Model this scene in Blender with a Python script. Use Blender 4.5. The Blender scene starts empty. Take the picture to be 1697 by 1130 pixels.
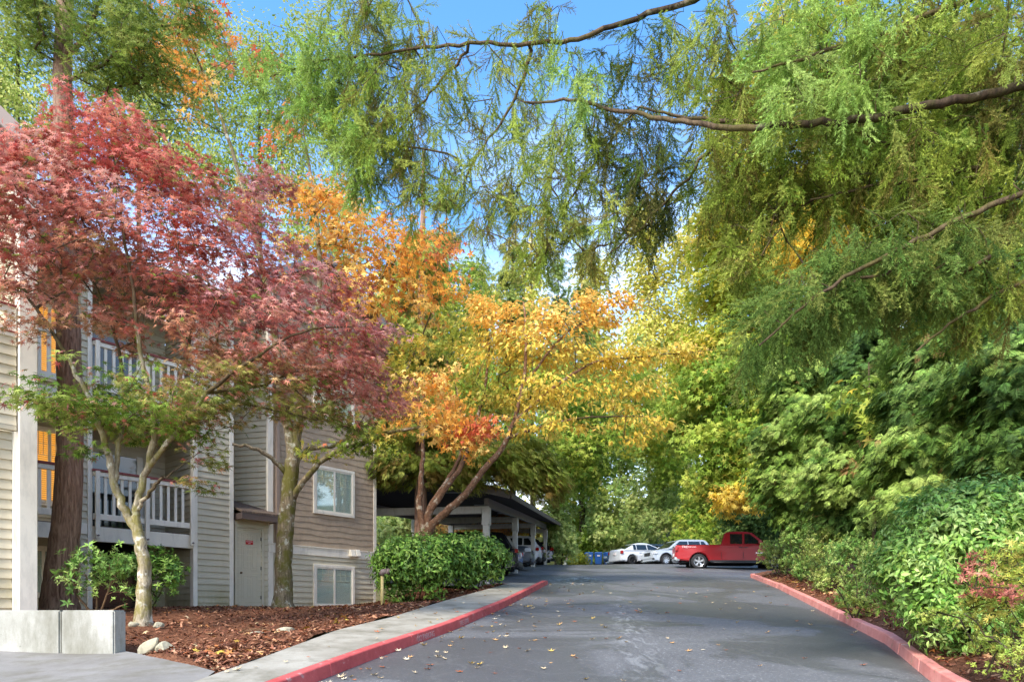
import bpy, bmesh, math, random
import numpy as np
from mathutils import Vector, Matrix

# ---------------------------------------------------------------- frame of reference
# metres; the eye stands at the origin, x right, y ahead, z up.
F, CX, HY = 1131.0, 848.5, 1020.0
SC = bpy.context.scene
COL = SC.collection
PI = math.pi
R = math.radians

def P(px, py, Y):
    return np.array([(px - CX) / F * Y, Y, (HY - py) / F * Y])

def lin(c):
    """sRGB 0-255 -> linear"""
    out = []
    for v in c:
        v = v / 255.0
        out.append(v / 12.92 if v <= .04045 else ((v + .055) / 1.055) ** 2.4)
    return tuple(out)

# ---------------------------------------------------------------- terrain heights
def g1(Y):
    Y = np.asarray(Y, float)
    z = np.where(Y < 36, .1125 * Y - 1.55, 0)
    s = .1125 - (.1125 - .068) * np.clip((Y - 36) / 12, 0, 1) / 2
    z = np.where((Y >= 36) & (Y < 48), 2.5 + (Y - 36) * s, z)
    z = np.where(Y >= 48, 2.5 + 12 * .09025 + .07 * (np.minimum(Y, 63) - 48) + .02 * np.maximum(Y - 63, 0), z)
    return z

KL = np.array([(-3.2, 2.5), (-2.55, 5.5), (-2.127, 7.39), (-1.765, 8.89), (-1.03, 11.44), (-.144, 15.55), (1.26, 23.6), (8.3, 63.0), (9.5, 70)])
KR = np.array([(3.2, 2.5), (4.05, 5.5), (4.54, 7.39), (5.52, 10.06), (5.91, 11.67), (6.49, 14.0), (7.24, 16.98), (8.49, 22.1), (9.57, 27.3), (17.0, 63.0), (18.5, 70)])
def kl(Y): return np.interp(Y, KL[:, 1], KL[:, 0])
def kr(Y): return np.interp(Y, KR[:, 1], KR[:, 0])
def sm(x, a, b):
    t = np.clip((np.asarray(x, float) - a) / (b - a), 0, 1)
    return t * t * (3 - 2 * t)
def G(x, Y):
    """height of the paved surface"""
    x = np.asarray(x, float)
    return g1(Y) + 0 * x

# ---------------------------------------------------------------- objects
ORIGIN = {}
def tag(o, label=None, cat=None, group=None, kind=None):
    if label: o['label'] = label
    if cat: o['category'] = cat
    if group: o['group'] = group
    if kind: o['kind'] = kind
    return o
def thing(name, label, cat, loc=(0, 0, 0), rotz=0.0, group=None):
    o = bpy.data.objects.new(name, None)
    COL.objects.link(o)
    o.location = tuple(float(v) for v in loc); o.rotation_euler = (0, 0, rotz)
    o.empty_display_size = .2
    ORIGIN[o.name] = np.array(loc, float)
    return tag(o, label, cat, group)
LOCAL = set()

def mesh_np(name, V, faces, mat, parent=None, cols=None, smooth=False, base=None, local=False):
    """faces: list of int arrays (m,k) or ragged lists. V is in world metres unless local."""
    V = np.asarray(V, np.float32).reshape(-1, 3)
    if parent is not None:
        org = ORIGIN[parent.name]
    else:
        org = np.array(base if base is not None else (0, 0, 0), float)
    if not local:
        V = V - org.astype(np.float32)
    me = bpy.data.meshes.new(name)
    me.vertices.add(len(V)); me.vertices.foreach_set('co', V.ravel())
    loops, totals = [], []
    for f in faces:
        if isinstance(f, np.ndarray) and f.ndim == 2:
            if len(f):
                loops.append(f.ravel()); totals.append(np.full(len(f), f.shape[1]))
        else:
            for q in ([f] if len(f) and isinstance(f[0], (int, np.integer)) else f):
                loops.append(np.asarray(q)); totals.append(np.array([len(q)]))
    loops = np.concatenate(loops).astype(np.int32); totals = np.concatenate(totals).astype(np.int32)
    starts = np.concatenate([[0], np.cumsum(totals)[:-1]]).astype(np.int32)
    me.loops.add(len(loops)); me.loops.foreach_set('vertex_index', loops)
    me.polygons.add(len(totals)); me.polygons.foreach_set('loop_start', starts)
    me.polygons.foreach_set('use_smooth', np.full(len(totals), bool(smooth)))
    if cols is not None:
        at = me.attributes.new('Col', 'FLOAT_COLOR', 'POINT')
        c4 = np.ones((len(V), 4), np.float32); c4[:, :3] = cols
        at.data.foreach_set('color', c4.ravel())
    me.update(calc_edges=True)
    me.materials.append(mat)
    o = bpy.data.objects.new(name, me); COL.objects.link(o)
    if parent is not None:
        o.parent = parent
    else:
        o.location = tuple(org)
    ORIGIN[o.name] = org
    return o

class MB:
    """collects boxes, bars and tubes of ONE part"""
    def __init__(s): s.v = []; s.f = []
    def add(s, V, Fs):
        b = len(s.v); s.v.extend([tuple(map(float, p)) for p in V]); s.f.extend([[b + i for i in f] for f in Fs]); return s
    def hexa(s, p):   # 8 points: bottom ring then top ring
        return s.add(p, [(3, 2, 1, 0), (4, 5, 6, 7), (0, 1, 5, 4), (1, 2, 6, 5), (2, 3, 7, 6), (3, 0, 4, 7)])
    def box(s, a, b):
        (x0, y0, z0), (x1, y1, z1) = a, b
        return s.hexa([(x0, y0, z0), (x1, y0, z0), (x1, y1, z0), (x0, y1, z0), (x0, y0, z1), (x1, y0, z1), (x1, y1, z1), (x0, y1, z1)])
    def ob(s, o, d, n, t0, t1, o0, o1, z0, z1):   # box along direction d with offsets along n
        o = np.array(o[:2]); d = np.array(d[:2]); n = np.array(n[:2])
        c = [o + d * t + n * q for t, q in ((t0, o0), (t1, o0), (t1, o1), (t0, o1))]
        return s.hexa([(*p, z0) for p in c] + [(*p, z1) for p in c])
    def bar(s, p0, p1, w, h, up=(0, 0, 1)):
        p0 = np.array(p0, float); p1 = np.array(p1, float); t = p1 - p0; t /= np.linalg.norm(t)
        u = np.cross(t, up); u /= max(np.linalg.norm(u), 1e-6); v = np.cross(u, t)
        q = [(-w, -h), (w, -h), (w, h), (-w, h)]
        return s.hexa([p0 + u * a / 2 + v * b / 2 for a, b in q] + [p1 + u * a / 2 + v * b / 2 for a, b in q])
    def tube(s, pts, rad, n=10, cap=True):
        pts = [np.array(p, float) for p in pts]; rad = rad if hasattr(rad, '__len__') else [rad] * len(pts)
        rings = []
        for i, p in enumerate(pts):
            t = pts[min(i + 1, len(pts) - 1)] - pts[max(i - 1, 0)]; t /= np.linalg.norm(t)
            ref = np.array([0, 0, 1.]) if abs(t[2]) < .9 else np.array([1., 0, 0])
            u = np.cross(t, ref); u /= np.linalg.norm(u); w = np.cross(t, u)
            rings.append([p + rad[i] * (u * math.cos(k * 2 * PI / n) + w * math.sin(k * 2 * PI / n)) for k in range(n)])
        V = [q for r in rings for q in r]; Fs = []
        for i in range(len(pts) - 1):
            for k in range(n):
                a = i * n + k; b = i * n + (k + 1) % n
                Fs.append((a, b, b + n, a + n))
        if cap: Fs += [tuple(range(n))[::-1], tuple(range((len(pts) - 1) * n, len(pts) * n))]
        return s.add(V, Fs)
    def lathe(s, prof, c, ax='y', n=24):   # prof: (r, h) ; axis along ax
        V = []; m = len(prof)
        for k in range(n):
            a = 2 * PI * k / n
            for r, h in prof:
                q = (r * math.cos(a), h, r * math.sin(a)) if ax == 'y' else (r * math.cos(a), r * math.sin(a), h)
                V.append((c[0] + q[0], c[1] + q[1], c[2] + q[2]))
        Fs = [(k * m + i, k * m + i + 1, ((k + 1) % n) * m + i + 1, ((k + 1) % n) * m + i) for k in range(n) for i in range(m - 1)]
        return s.add(V, Fs)
    def build(s, name, mat, parent=None, base=None, bevel=0, seg=2, smooth=False, local=False):
        o = mesh_np(name, s.v, [s.f], mat, parent, base=base, smooth=smooth, local=local)
        bm = bmesh.new(); bm.from_mesh(o.data)
        bmesh.ops.recalc_face_normals(bm, faces=bm.faces)
        if bevel:
            eds = [e for e in bm.edges if len(e.link_faces) == 2 and e.calc_face_angle(0) > .5]
            bmesh.ops.bevel(bm, geom=eds, offset=bevel, segments=seg, affect='EDGES', clamp_overlap=True)
        bm.to_mesh(o.data); bm.free()
        if smooth and bevel: o.data.polygons.foreach_set('use_smooth', np.ones(len(o.data.polygons), bool))
        return o

def copy_tree(o, parent=None):
    c = o.copy(); COL.objects.link(c); c.parent = parent
    ORIGIN[c.name] = ORIGIN.get(o.name, np.zeros(3))
    for ch in list(o.children): copy_tree(ch, c)
    return c

# ---------------------------------------------------------------- materials
MATS = {}
def new_mat(name):
    m = bpy.data.materials.new(name); m.use_nodes = True
    nt = m.node_tree; nt.nodes.clear()
    out = nt.nodes.new('ShaderNodeOutputMaterial'); MATS[name] = m
    return m, nt, out
def nd(nt, t, **kw):
    n = nt.nodes.new(t)
    for k, v in kw.items():
        if k.startswith('_'): setattr(n, k[1:], v)
        else:
            n.inputs[k.replace('__', ' ')].default_value = v
    return n
def ramp(nt, fac, stops):
    r = nt.nodes.new('ShaderNodeValToRGB'); e = r.color_ramp.elements
    while len(e) < len(stops): e.new(.5)
    for i, (p, c) in enumerate(stops):
        e[i].position = p; e[i].color = (*c, 1) if len(c) == 3 else c
    nt.links.new(fac, r.inputs[0]); return r.outputs[0]
def noise(nt, scale, detail=4, rough=.55, vec=None, dist=0.0):
    n = nd(nt, 'ShaderNodeTexNoise', Scale=scale, Detail=detail, Roughness=rough, Distortion=dist)
    if vec is not None: nt.links.new(vec, n.inputs['Vector'])
    return n.outputs[0]
def wpos(nt, scale=None):
    gm = nt.nodes.new('ShaderNodeNewGeometry')
    if scale is None: return gm.outputs['Position']
    mp = nd(nt, 'ShaderNodeMapping', Scale=scale); nt.links.new(gm.outputs['Position'], mp.inputs[0]); return mp.outputs[0]
def mixc(nt, fac, a, b, mode='MIX'):
    m = nt.nodes.new('ShaderNodeMix'); m.data_type = 'RGBA'; m.blend_type = mode
    for v, i in ((fac, 0), (a, 6), (b, 7)):
        if hasattr(v, 'is_linked') or hasattr(v, 'node'): nt.links.new(v, m.inputs[i])
        else: m.inputs[i].default_value = (*v, 1) if hasattr(v, '__len__') and len(v) == 3 else v
    return m.outputs[2]
def bump(nt, h, strength=.3, dist=.01):
    b = nd(nt, 'ShaderNodeBump', Strength=strength, Distance=dist); nt.links.new(h, b.inputs['Height']); return b.outputs[0]
def finish(nt, out, col, rough=.6, bmp=None, metal=0.0, spec=.5, coat=0.0):
    p = nd(nt, 'ShaderNodeBsdfPrincipled', Metallic=metal)
    p.inputs['Specular IOR Level'].default_value = spec; p.inputs['Coat Weight'].default_value = coat
    for v, k in ((col, 'Base Color'), (rough, 'Roughness')):
        if hasattr(v, 'node'): nt.links.new(v, p.inputs[k])
        else: p.inputs[k].default_value = (*v, 1) if hasattr(v, '__len__') else v
    if bmp is not None: nt.links.new(bmp, p.inputs['Normal'])
    nt.links.new(p.outputs[0], out.inputs[0]); return p

def paint(name, c, rough=.55, var=.12, scale=2.0, grime=None, gamt=.5, metal=0, spec=.5, coat=0, bmp=0):
    m, nt, out = new_mat(name)
    w = wpos(nt); n1 = noise(nt, scale, 5, .6, w)
    lo = tuple(v * (1 - var) for v in c); hi = tuple(min(v * (1 + var), .95) for v in c)
    col = ramp(nt, n1, [(.3, lo), (.7, hi)])
    if name == 'siding_paint':   # algae creeping up the lowest boards
        sp = nt.nodes.new('ShaderNodeSeparateXYZ'); nt.links.new(w, sp.inputs[0])
        al = mixc(nt, 1.0, ramp(nt, sp.outputs['Z'], [(.3, (1, 1, 1)), (.95, (0, 0, 0))]), ramp(nt, noise(nt, 1.3, 6, .7, wpos(nt, (1, 1, .5))), [(.36, (0, 0, 0)), (.62, (1, 1, 1))]), 'MULTIPLY')
        col = mixc(nt, mixc(nt, .75, (0, 0, 0), al), col, lin((142, 132, 74)))
    if grime:
        n2 = noise(nt, scale * 1.7, 6, .7, wpos(nt, (1, 1, .25)))
        f = ramp(nt, n2, [(.5, (0, 0, 0)), (.72, (gamt,) * 3)])
        col = mixc(nt, f, col, grime)
    b = bump(nt, noise(nt, 60, 3, .6, w), bmp, .004) if bmp else None
    finish(nt, out, col, rough, b, metal, spec, coat); return m

def leaf_mat(name, rough=.5, trans=.35, spec=.35):
    m, nt, out = new_mat(name)
    a = nd(nt, 'ShaderNodeAttribute', _attribute_name='Col')
    p = nd(nt, 'ShaderNodeBsdfPrincipled', Roughness=rough); p.inputs['Specular IOR Level'].default_value = spec
    t = nt.nodes.new('ShaderNodeBsdfTranslucent')
    hs = nd(nt, 'ShaderNodeHueSaturation', Saturation=.95, Value=1.25)
    nt.links.new(a.outputs['Color'], hs.inputs['Color'])
    nt.links.new(a.outputs['Color'], p.inputs['Base Color']); nt.links.new(hs.outputs[0], t.inputs[0])
    mx = nd(nt, 'ShaderNodeMixShader', Fac=trans)
    nt.links.new(p.outputs[0], mx.inputs[1]); nt.links.new(t.outputs[0], mx.inputs[2]); nt.links.new(mx.outputs[0], out.inputs[0])
    return m
def bark_mat(name, c0, c1, moss=None, mossamt=.5, sc=(9, 9, 1.6), bst=.7, lichen=None):
    m, nt, out = new_mat(name)
    v = wpos(nt, sc)
    n = noise(nt, 2.2, 8, .65, v, .6)
    col = ramp(nt, n, [(.32, c0), (.68, c1)])
    if lichen:
        f = ramp(nt, noise(nt, 7, 4, .6, wpos(nt)), [(.56, (0, 0, 0)), (.64, (.8, .8, .8))]); col = mixc(nt, f, col, lichen)
    if moss:
        f = ramp(nt, noise(nt, 2.6, 5, .7, wpos(nt)), [(.46, (0, 0, 0)), (.6, (mossamt,) * 3)]); col = mixc(nt, f, col, moss)
    finish(nt, out, col, .9, bump(nt, n, bst, .04), spec=.2); return m

def build_materials():
    paint('siding_paint', lin((202, 192, 166)), .6, .07, 1.1, grime=lin((150, 138, 92)), gamt=.25)
    paint('shingle_paint', lin((176, 155, 130)), .7, .12, 5, bmp=.2)
    paint('white_trim', lin((240, 231, 212)), .5, .05, 3, grime=lin((170, 165, 150)), gamt=.45)
    paint('post_trim', lin((234, 225, 206)), .5, .05, 3, grime=lin((160, 155, 140)), gamt=.4)
    paint('door_paint', lin((196, 188, 164)), .5, .05, 2)
    paint('fascia_paint', lin((104, 88, 80)), .6, .1, 4)
    paint('rail_cap', lin((134, 62, 56)), .6, .12, 5)
    paint('deck_wood', lin((92, 78, 66)), .8, .2, 6)
    paint('dark_interior', lin((40, 38, 36)), .9, .1, 2)
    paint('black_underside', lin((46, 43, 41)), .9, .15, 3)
    paint('knob_brass', lin((120, 96, 60)), .35, .1, 20, metal=.8)
    paint('sign_red', lin((178, 22, 28)), .5, .05, 20)
    paint('sign_white', lin((235, 225, 222)), .5, .03, 20)
    paint('tan_pipe', lin((158, 138, 122)), .5, .08, 6)
    paint('yellow_pipe', lin((188, 170, 112)), .6, .2, 14, grime=lin((120, 90, 60)), gamt=.6)
    paint('rusty_cap', lin((120, 108, 104)), .6, .2, 30, grime=lin((120, 64, 44)), gamt=.8)
    paint('carport_grey', lin((196, 194, 186)), .6, .06, 4, grime=lin((140, 132, 96)), gamt=.5)
    paint('carport_beam', lin((128, 126, 126)), .6, .08, 4)
    paint('blind_white', lin((206, 212, 206)), .6, .03, 5)
    paint('tyre', (.018, .018, .02), .8, .1, 8)
    paint('arch_black', (.01, .01, .011), .8, .1, 8)
    paint('rim_alloy', lin((196, 198, 202)), .3, .05, 20, metal=.7)
    paint('rim_dark', lin((66, 66, 68)), .35, .1, 20, metal=.6)
    paint('chrome', lin((214, 218, 222)), .2, .04, 12, metal=.85)
    paint('car_black', (.012, .013, .016), .22, .1, 4, coat=.6)
    paint('car_slate', lin((62, 72, 84)), .3, .1, 4, coat=.5)
    paint('car_white', lin((205, 208, 212)), .35, .03, 4, coat=.3)
    paint('car_silver', lin((172, 180, 188)), .35, .05, 4, metal=.1, coat=.3)
    paint('car_red', lin((156, 9, 19)), .38, .06, 3, coat=.12, spec=.35)
    paint('car_blue', lin((70, 96, 120)), .3, .1, 4, coat=.5)
    paint('plastic_dark', (.02, .02, .022), .55, .1, 10)
    paint('bin_blue', lin((38, 100, 178)), .5, .1, 6, grime=lin((120, 130, 140)), gamt=.25)
    paint('lamp_red', lin((170, 16, 20)), .2, .1, 20, coat=.6)
    paint('lamp_clear', lin((210, 214, 220)), .15, .05, 20, coat=.6)
    paint('lamp_amber', lin((214, 110, 30)), .2, .05, 20, coat=.6)
    paint('rock_pale', lin((172, 164, 138)), .9, .25, 7, grime=lin((110, 104, 84)), gamt=.8, bmp=.6)
    paint('wire_grey', lin((120, 120, 120)), .6)
    # window glass: thin, clear, reflecting the trees
    m, nt, out = new_mat('window_glass')
    tr = nd(nt, 'ShaderNodeBsdfTransparent', Color=(.94, .98, .95, 1)); gl = nd(nt, 'ShaderNodeBsdfGlossy', Color=(.9, .95, .92, 1), Roughness=.03)
    mx = nd(nt, 'ShaderNodeMixShader', Fac=.11); nt.links.new(tr.outputs[0], mx.inputs[1]); nt.links.new(gl.outputs[0], mx.inputs[2]); nt.links.new(mx.outputs[0], out.inputs[0])
    m, nt, out = new_mat('car_glass')
    finish(nt, out, (.012, .016, .016), .05, spec=.8)
    # lit blinds
    m, nt, out = new_mat('lit_blind')
    p = finish(nt, out, lin((214, 150, 70)), .6)
    p.inputs['Emission Color'].default_value = (*lin((255, 160, 50)), 1); p.inputs['Emission Strength'].default_value = .13
    m, nt, out = new_mat('lit_room')
    p = finish(nt, out, lin((230, 180, 100)), .7); p.inputs['Emission Color'].default_value = (*lin((255, 176, 70)), 1); p.inputs['Emission Strength'].default_value = .42
    # roof shingles
    m, nt, out = new_mat('roof_shingle')
    br = nd(nt, 'ShaderNodeTexBrick', Scale=7.0, Color1=(*lin((128, 108, 92)), 1), Color2=(*lin((98, 84, 74)), 1), Mortar=(*lin((60, 52, 46)), 1))
    nt.links.new(wpos(nt), br.inputs[0])
    col = mixc(nt, ramp(nt, noise(nt, 3, 5, .6, wpos(nt)), [(.5, (0, 0, 0)), (.62, (.5, .5, .5))]), br.outputs[0], lin((150, 128, 100)))
    finish(nt, out, col, .9, bump(nt, noise(nt, 60, 3), .4, .01))
    # asphalt with damp patches, sealed cracks and scuffs
    m, nt, out = new_mat('asphalt')
    w = wpos(nt)
    fine = noise(nt, 95, 3, .7, w)
    mid = noise(nt, .55, 6, .6, w, .4)
    c = ramp(nt, fine, [(.3, lin((74, 74, 75))), (.62, lin((103, 103, 103))), (.78, lin((146, 145, 142)))])
    c = mixc(nt, ramp(nt, mid, [(.38, (0, 0, 0)), (.62, (.4, .4, .4))]), c, lin((112, 113, 113)))
    spk = noise(nt, 28, 2, .6, w); c = mixc(nt, ramp(nt, spk, [(.6, (0, 0, 0)), (.68, (.6, .6, .6))]), c, lin((156, 156, 154))); c = mixc(nt, ramp(nt, spk, [(.3, (.5, .5, .5)), (.38, (0, 0, 0))]), c, lin((52, 54, 58)))
    damp = ramp(nt, noise(nt, .28, 5, .62, wpos(nt, (1, .8, 1)), .8), [(.47, (0, 0, 0)), (.53, (1, 1, 1))])
    c = mixc(nt, mixc(nt, .42, (0, 0, 0), damp), c, lin((66, 66, 68)))
    v = nd(nt, 'ShaderNodeTexVoronoi', Scale=.34, _feature='DISTANCE_TO_EDGE')
    wv = nd(nt, 'ShaderNodeVectorMath', _operation='ADD')
    nz = nd(nt, 'ShaderNodeTexNoise', Scale=1.3, Detail=6.0); nt.links.new(w, nz.inputs[0])
    nt.links.new(w, wv.inputs[0]); nt.links.new(nz.outputs['Color'], wv.inputs[1]); nt.links.new(wv.outputs[0], v.inputs['Vector'])
    crack = ramp(nt, v.outputs['Distance'], [(.0, (1, 1, 1)), (.012, (0, 0, 0))])
    c = mixc(nt, mixc(nt, .16, (0, 0, 0), crack), c, lin((140, 140, 136)))
    # tyre-worn pale streak up the middle and a white scuff where the paint wore off by the left kerb end
    def blob(cx, cy, rx, ry, ang=0):
        mp = nd(nt, 'ShaderNodeMapping', _vector_type='TEXTURE'); mp.inputs['Location'].default_value = (cx, cy, 0); mp.inputs['Rotation'].default_value = (0, 0, ang); mp.inputs['Scale'].default_value = (rx, ry, 50)
        nt.links.new(w, mp.inputs[0]); ln = nd(nt, 'ShaderNodeVectorMath', _operation='LENGTH'); nt.links.new(mp.outputs[0], ln.inputs[0])
        return ramp(nt, ln.outputs['Value'], [(.2, (1, 1, 1)), (1, (0, 0, 0))])
    st = noise(nt, 3.2, 7, .72, wpos(nt, (2.2, .55, 1)), 1.2)
    sk = ramp(nt, st, [(.5, (0, 0, 0)), (.62, (1, 1, 1))])
    s1 = mixc(nt, 1.0, blob(2.2, 25.5, 1.6, 4.2, -.1), sk, 'MULTIPLY')
    s2 = mixc(nt, 1.0, blob(2.1, 12.5, .55, 9, -.12), sk, 'MULTIPLY')
    c = mixc(nt, mixc(nt, .95, (0, 0, 0), s1), c, lin((206, 210, 212)))
    c = mixc(nt, mixc(nt, .4, (0, 0, 0), s2), c, lin((176, 178, 178)))
    rg = mixc(nt, damp, (.72, .72, .72), (.42, .42, .42))
    finish(nt, out, c, rg, bump(nt, fine, .35, .008), spec=.4)
    # concrete walk
    def concrete(name, base, dark, joint=None):
        m, nt, out = new_mat(name); w = wpos(nt)
        n = noise(nt, 1.4, 7, .65, w); fn = noise(nt, 70, 3, .7, w)
        c = ramp(nt, n, [(.32, dark), (.66, base)])
        c = mixc(nt, ramp(nt, fn, [(.4, (.35, .35, .35)), (.6, (0, 0, 0))]), c, tuple(v * .6 for v in base))
        st = ramp(nt, noise(nt, 2.2, 6, .7, wpos(nt, (1, 1, .3))), [(.48, (0, 0, 0)), (.66, (.62, .62, .62))])
        c = mixc(nt, st, c, lin((104, 100, 82)))
        pt = ramp(nt, noise(nt, 9, 6, .75, w), [(.64, (0, 0, 0)), (.72, (.6, .6, .6))]); c = mixc(nt, pt, c, lin((92, 90, 76)))
        finish(nt, out, c, .85, bump(nt, fn, .3, .006), spec=.3); return m
    concrete('concrete_walk', lin((172, 167, 153)), lin((140, 134, 119)))
    concrete('concrete_drive', lin((146, 143, 137)), lin((120, 116, 109)))
    concrete('concrete_wall', lin((186, 184, 174)), lin((156, 154, 142)))
    concrete('concrete_mossy', lin((158, 154, 116)), lin((112, 108, 74)))
    # red kerb paint, chipped
    m, nt, out = new_mat('kerb_paint'); w = wpos(nt)
    c = ramp(nt, noise(nt, 3, 6, .7, w), [(.3, lin((172, 66, 64))), (.7, lin((212, 98, 94)))])
    ch = ramp(nt, noise(nt, 6, 7, .75, w), [(.6, (0, 0, 0)), (.64, (.9, .9, .9))]); c = mixc(nt, ch, c, lin((196, 150, 142)))
    ms = ramp(nt, noise(nt, 2.3, 5, .7, w), [(.62, (0, 0, 0)), (.74, (.7, .7, .7))]); c = mixc(nt, ms, c, lin((112, 70, 50)))
    finish(nt, out, c, .7, bump(nt, noise(nt, 50, 3, .6, w), .3, .006))
    m, nt, out = new_mat('kerb_paint_faded'); w = wpos(nt)
    c = ramp(nt, noise(nt, 3, 6, .7, w), [(.3, lin((200, 116, 106))), (.7, lin((230, 160, 146)))])
    ch = ramp(nt, noise(nt, 2.6, 7, .75, w), [(.64, (0, 0, 0)), (.68, (1, 1, 1))]); c = mixc(nt, ch, c, lin((222, 196, 180)))
    ms = ramp(nt, noise(nt, 1.7, 6, .75, w), [(.57, (0, 0, 0)), (.68, (.75, .75, .75))]); c = mixc(nt, ms, c, lin((104, 92, 46)))
    finish(nt, out, c, .75, bump(nt, noise(nt, 50, 3, .6, w), .35, .006))
    paint('kerb_letters', lin((198, 156, 154)), .7, .15, 30)
    # soil under the mulch
    m, nt, out = new_mat('mulch_soil'); w = wpos(nt)
    n = noise(nt, 26, 6, .75, w, .5)
    c = ramp(nt, n, [(.3, lin((70, 44, 32))), (.5, lin((124, 82, 60))), (.68, lin((164, 116, 86)))])
    finish(nt, out, c, .95, bump(nt, n, .9, .05), spec=.1)
    m, nt, out = new_mat('forest_floor'); w = wpos(nt)
    n = noise(nt, 2.2, 8, .75, w, .5)
    c = ramp(nt, n, [(.3, lin((44, 46, 24))), (.6, lin((80, 84, 40)))])
    finish(nt, out, c, .95, bump(nt, n, .9, .1), spec=.1)
    bark_mat('bark_maple', lin((96, 84, 64)), lin((196, 182, 154)), moss=lin((120, 112, 38)), mossamt=.75, lichen=lin((224, 220, 204)))
    bark_mat('bark_grey', lin((84, 72, 56)), lin((168, 150, 118)), moss=lin((104, 100, 36)), mossamt=.85, lichen=lin((206, 202, 180)))
    bark_mat('bark_fir', lin((98, 70, 56)), lin((182, 148, 124)), sc=(11, 11, 1.4), bst=1.0)
    bark_mat('bark_dark', lin((34, 27, 20)), lin((84, 68, 52)), moss=lin((74, 76, 32)), mossamt=.6, lichen=lin((120, 112, 92)))
    bark_mat('bark_cherry', lin((84, 58, 42)), lin((150, 112, 84)), sc=(6, 6, 6), lichen=lin((190, 176, 150)))
    bark_mat('bark_branch', lin((58, 46, 34)), lin((112, 94, 72)), moss=lin((92, 88, 36)), mossamt=.5)
    bark_mat('twig_brown', lin((78, 58, 40)), lin((132, 106, 78)))
    leaf_mat('leaf_thin', .55, .32, .22); leaf_mat('leaf_dense', .6, .14, .2)
    leaf_mat('leaf_glossy', .42, .2, .28)
    leaf_mat('needle', .7, .35, .12)
    m, nt, out = new_mat('litter')
    a = nd(nt, 'ShaderNodeAttribute', _attribute_name='Col'); finish(nt, out, a.outputs['Color'], .8, spec=.2)
build_materials()
M = MATS
# ================================================================ vegetation toolkit
def norm(v): return v / np.maximum(np.linalg.norm(v, axis=-1, keepdims=True), 1e-9)
def C(*cols): return np.array([lin(c) for c in cols])

def t_maple(nl=5):
    if nl == 5: ang, ln = [-112, -55, 0, 55, 112], [.62, .9, 1.0, .9, .62]
    else: ang, ln = [-128, -84, -42, 0, 42, 84, 128], [.5, .78, .95, 1.05, .95, .78, .5]
    ang = np.radians(ang); c = np.array([0, .3, 0]); V = [c]
    half = (ang[1] - ang[0]) / 2
    nr = .36 if nl == 5 else .24
    def pt(a, r): return np.array([math.sin(a) * r * .72, .3 + math.cos(a) * r * .72, -.22 * r * r])
    for i, (a, l) in enumerate(zip(ang, ln)):
        V.append(pt(a - half, nr)); V.append(pt(a, l))
    V.append(pt(ang[-1] + half, nr))
    Fs = [(0, 1 + 2 * i, 2 + 2 * i, 3 + 2 * i) for i in range(nl)]
    return np.array(V, float), np.array(Fs)
def t_simple(w=.24, fold=.06, droop=.14):
    return np.array([(0, 0, 0), (-w, .42, fold), (0, 1, -droop), (w, .42, fold), (0, .45, 0)], float), np.array([(0, 3, 2, 4), (0, 4, 2, 1)])
def t_whorl(n, w=.17, droop=.25, seed=0, lift=.25):   # rosette of leaves (rhododendron, laurel)
    r = np.random.default_rng(seed); V, Fs = [], []
    b, f = t_simple(w, .03, droop)
    for i in range(n):
        a = 2 * PI * i / n + r.uniform(-.3, .3); s = r.uniform(.75, 1.1); tilt = r.uniform(-.25, .6) + lift * r.uniform(0, 1)
        q = b * s
        y, z = q[:, 1] * math.cos(tilt) - q[:, 2] * math.sin(tilt), q[:, 1] * math.sin(tilt) + q[:, 2] * math.cos(tilt)
        q = np.stack([q[:, 0] * math.cos(a) - y * math.sin(a), q[:, 0] * math.sin(a) + y * math.cos(a), z], 1)
        Fs.append(f + len(V) * 5); V.append(q)
    return np.concatenate(V), np.concatenate(Fs)
def t_sprig(n=7, w=.17, seed=0, ll=.62):   # leafy twig tip: leaves set alternately along it
    r = np.random.default_rng(seed); V, Fs = [], []
    b, f = t_simple(w, .05, .2)
    for i in range(n):
        a = 2.4 * i + r.uniform(-.4, .4); t = .1 + .75 * i / n; s = ll * r.uniform(.75, 1.15) * (1 if i < n - 2 else .8); el = .35 + .75 * i / n + r.uniform(-.2, .2)
        q = b * s; y, z = q[:, 1] * math.cos(el) - q[:, 2] * math.sin(el), q[:, 1] * math.sin(el) + q[:, 2] * math.cos(el)
        q = np.stack([q[:, 0] * math.cos(a) - y * math.sin(a), q[:, 0] * math.sin(a) + y * math.cos(a), z + t * .7 - .5], 1)
        Fs.append(f + len(V) * 5); V.append(q)
    return np.concatenate(V), np.concatenate(Fs)
def t_frond(n=8, w=.16, droop=.5, seed=0):   # flat drooping cedar spray
    r = np.random.default_rng(seed); V, Fs = [], []
    def kite(p, d, l, wd):
        d = d / np.linalg.norm(d); s = np.cross(d, (0, 0, 1)); s /= np.linalg.norm(s)
        b = len(V) ; V.extend([p, p + d * l * .5 + s * wd, p + d * l, p + d * l * .5 - s * wd]); Fs.append((b, b + 1, b + 2, b + 3))
    def ax(t): return np.array([0, t, -droop * t * t * .6])
    kite(ax(0), ax(1) - ax(0), 1.0, .05)
    for i in range(n):
        t = .08 + .84 * i / n
        for sgn in (-1, 1):
            l = (.5 * (1 - t) + .16) * r.uniform(.8, 1.15)
            kite(ax(t), np.array([sgn * .9, .75, -.25 * r.uniform(.3, 1.6)]), l, w * l * .75)
    return np.array(V, float), np.array(Fs)
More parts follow.
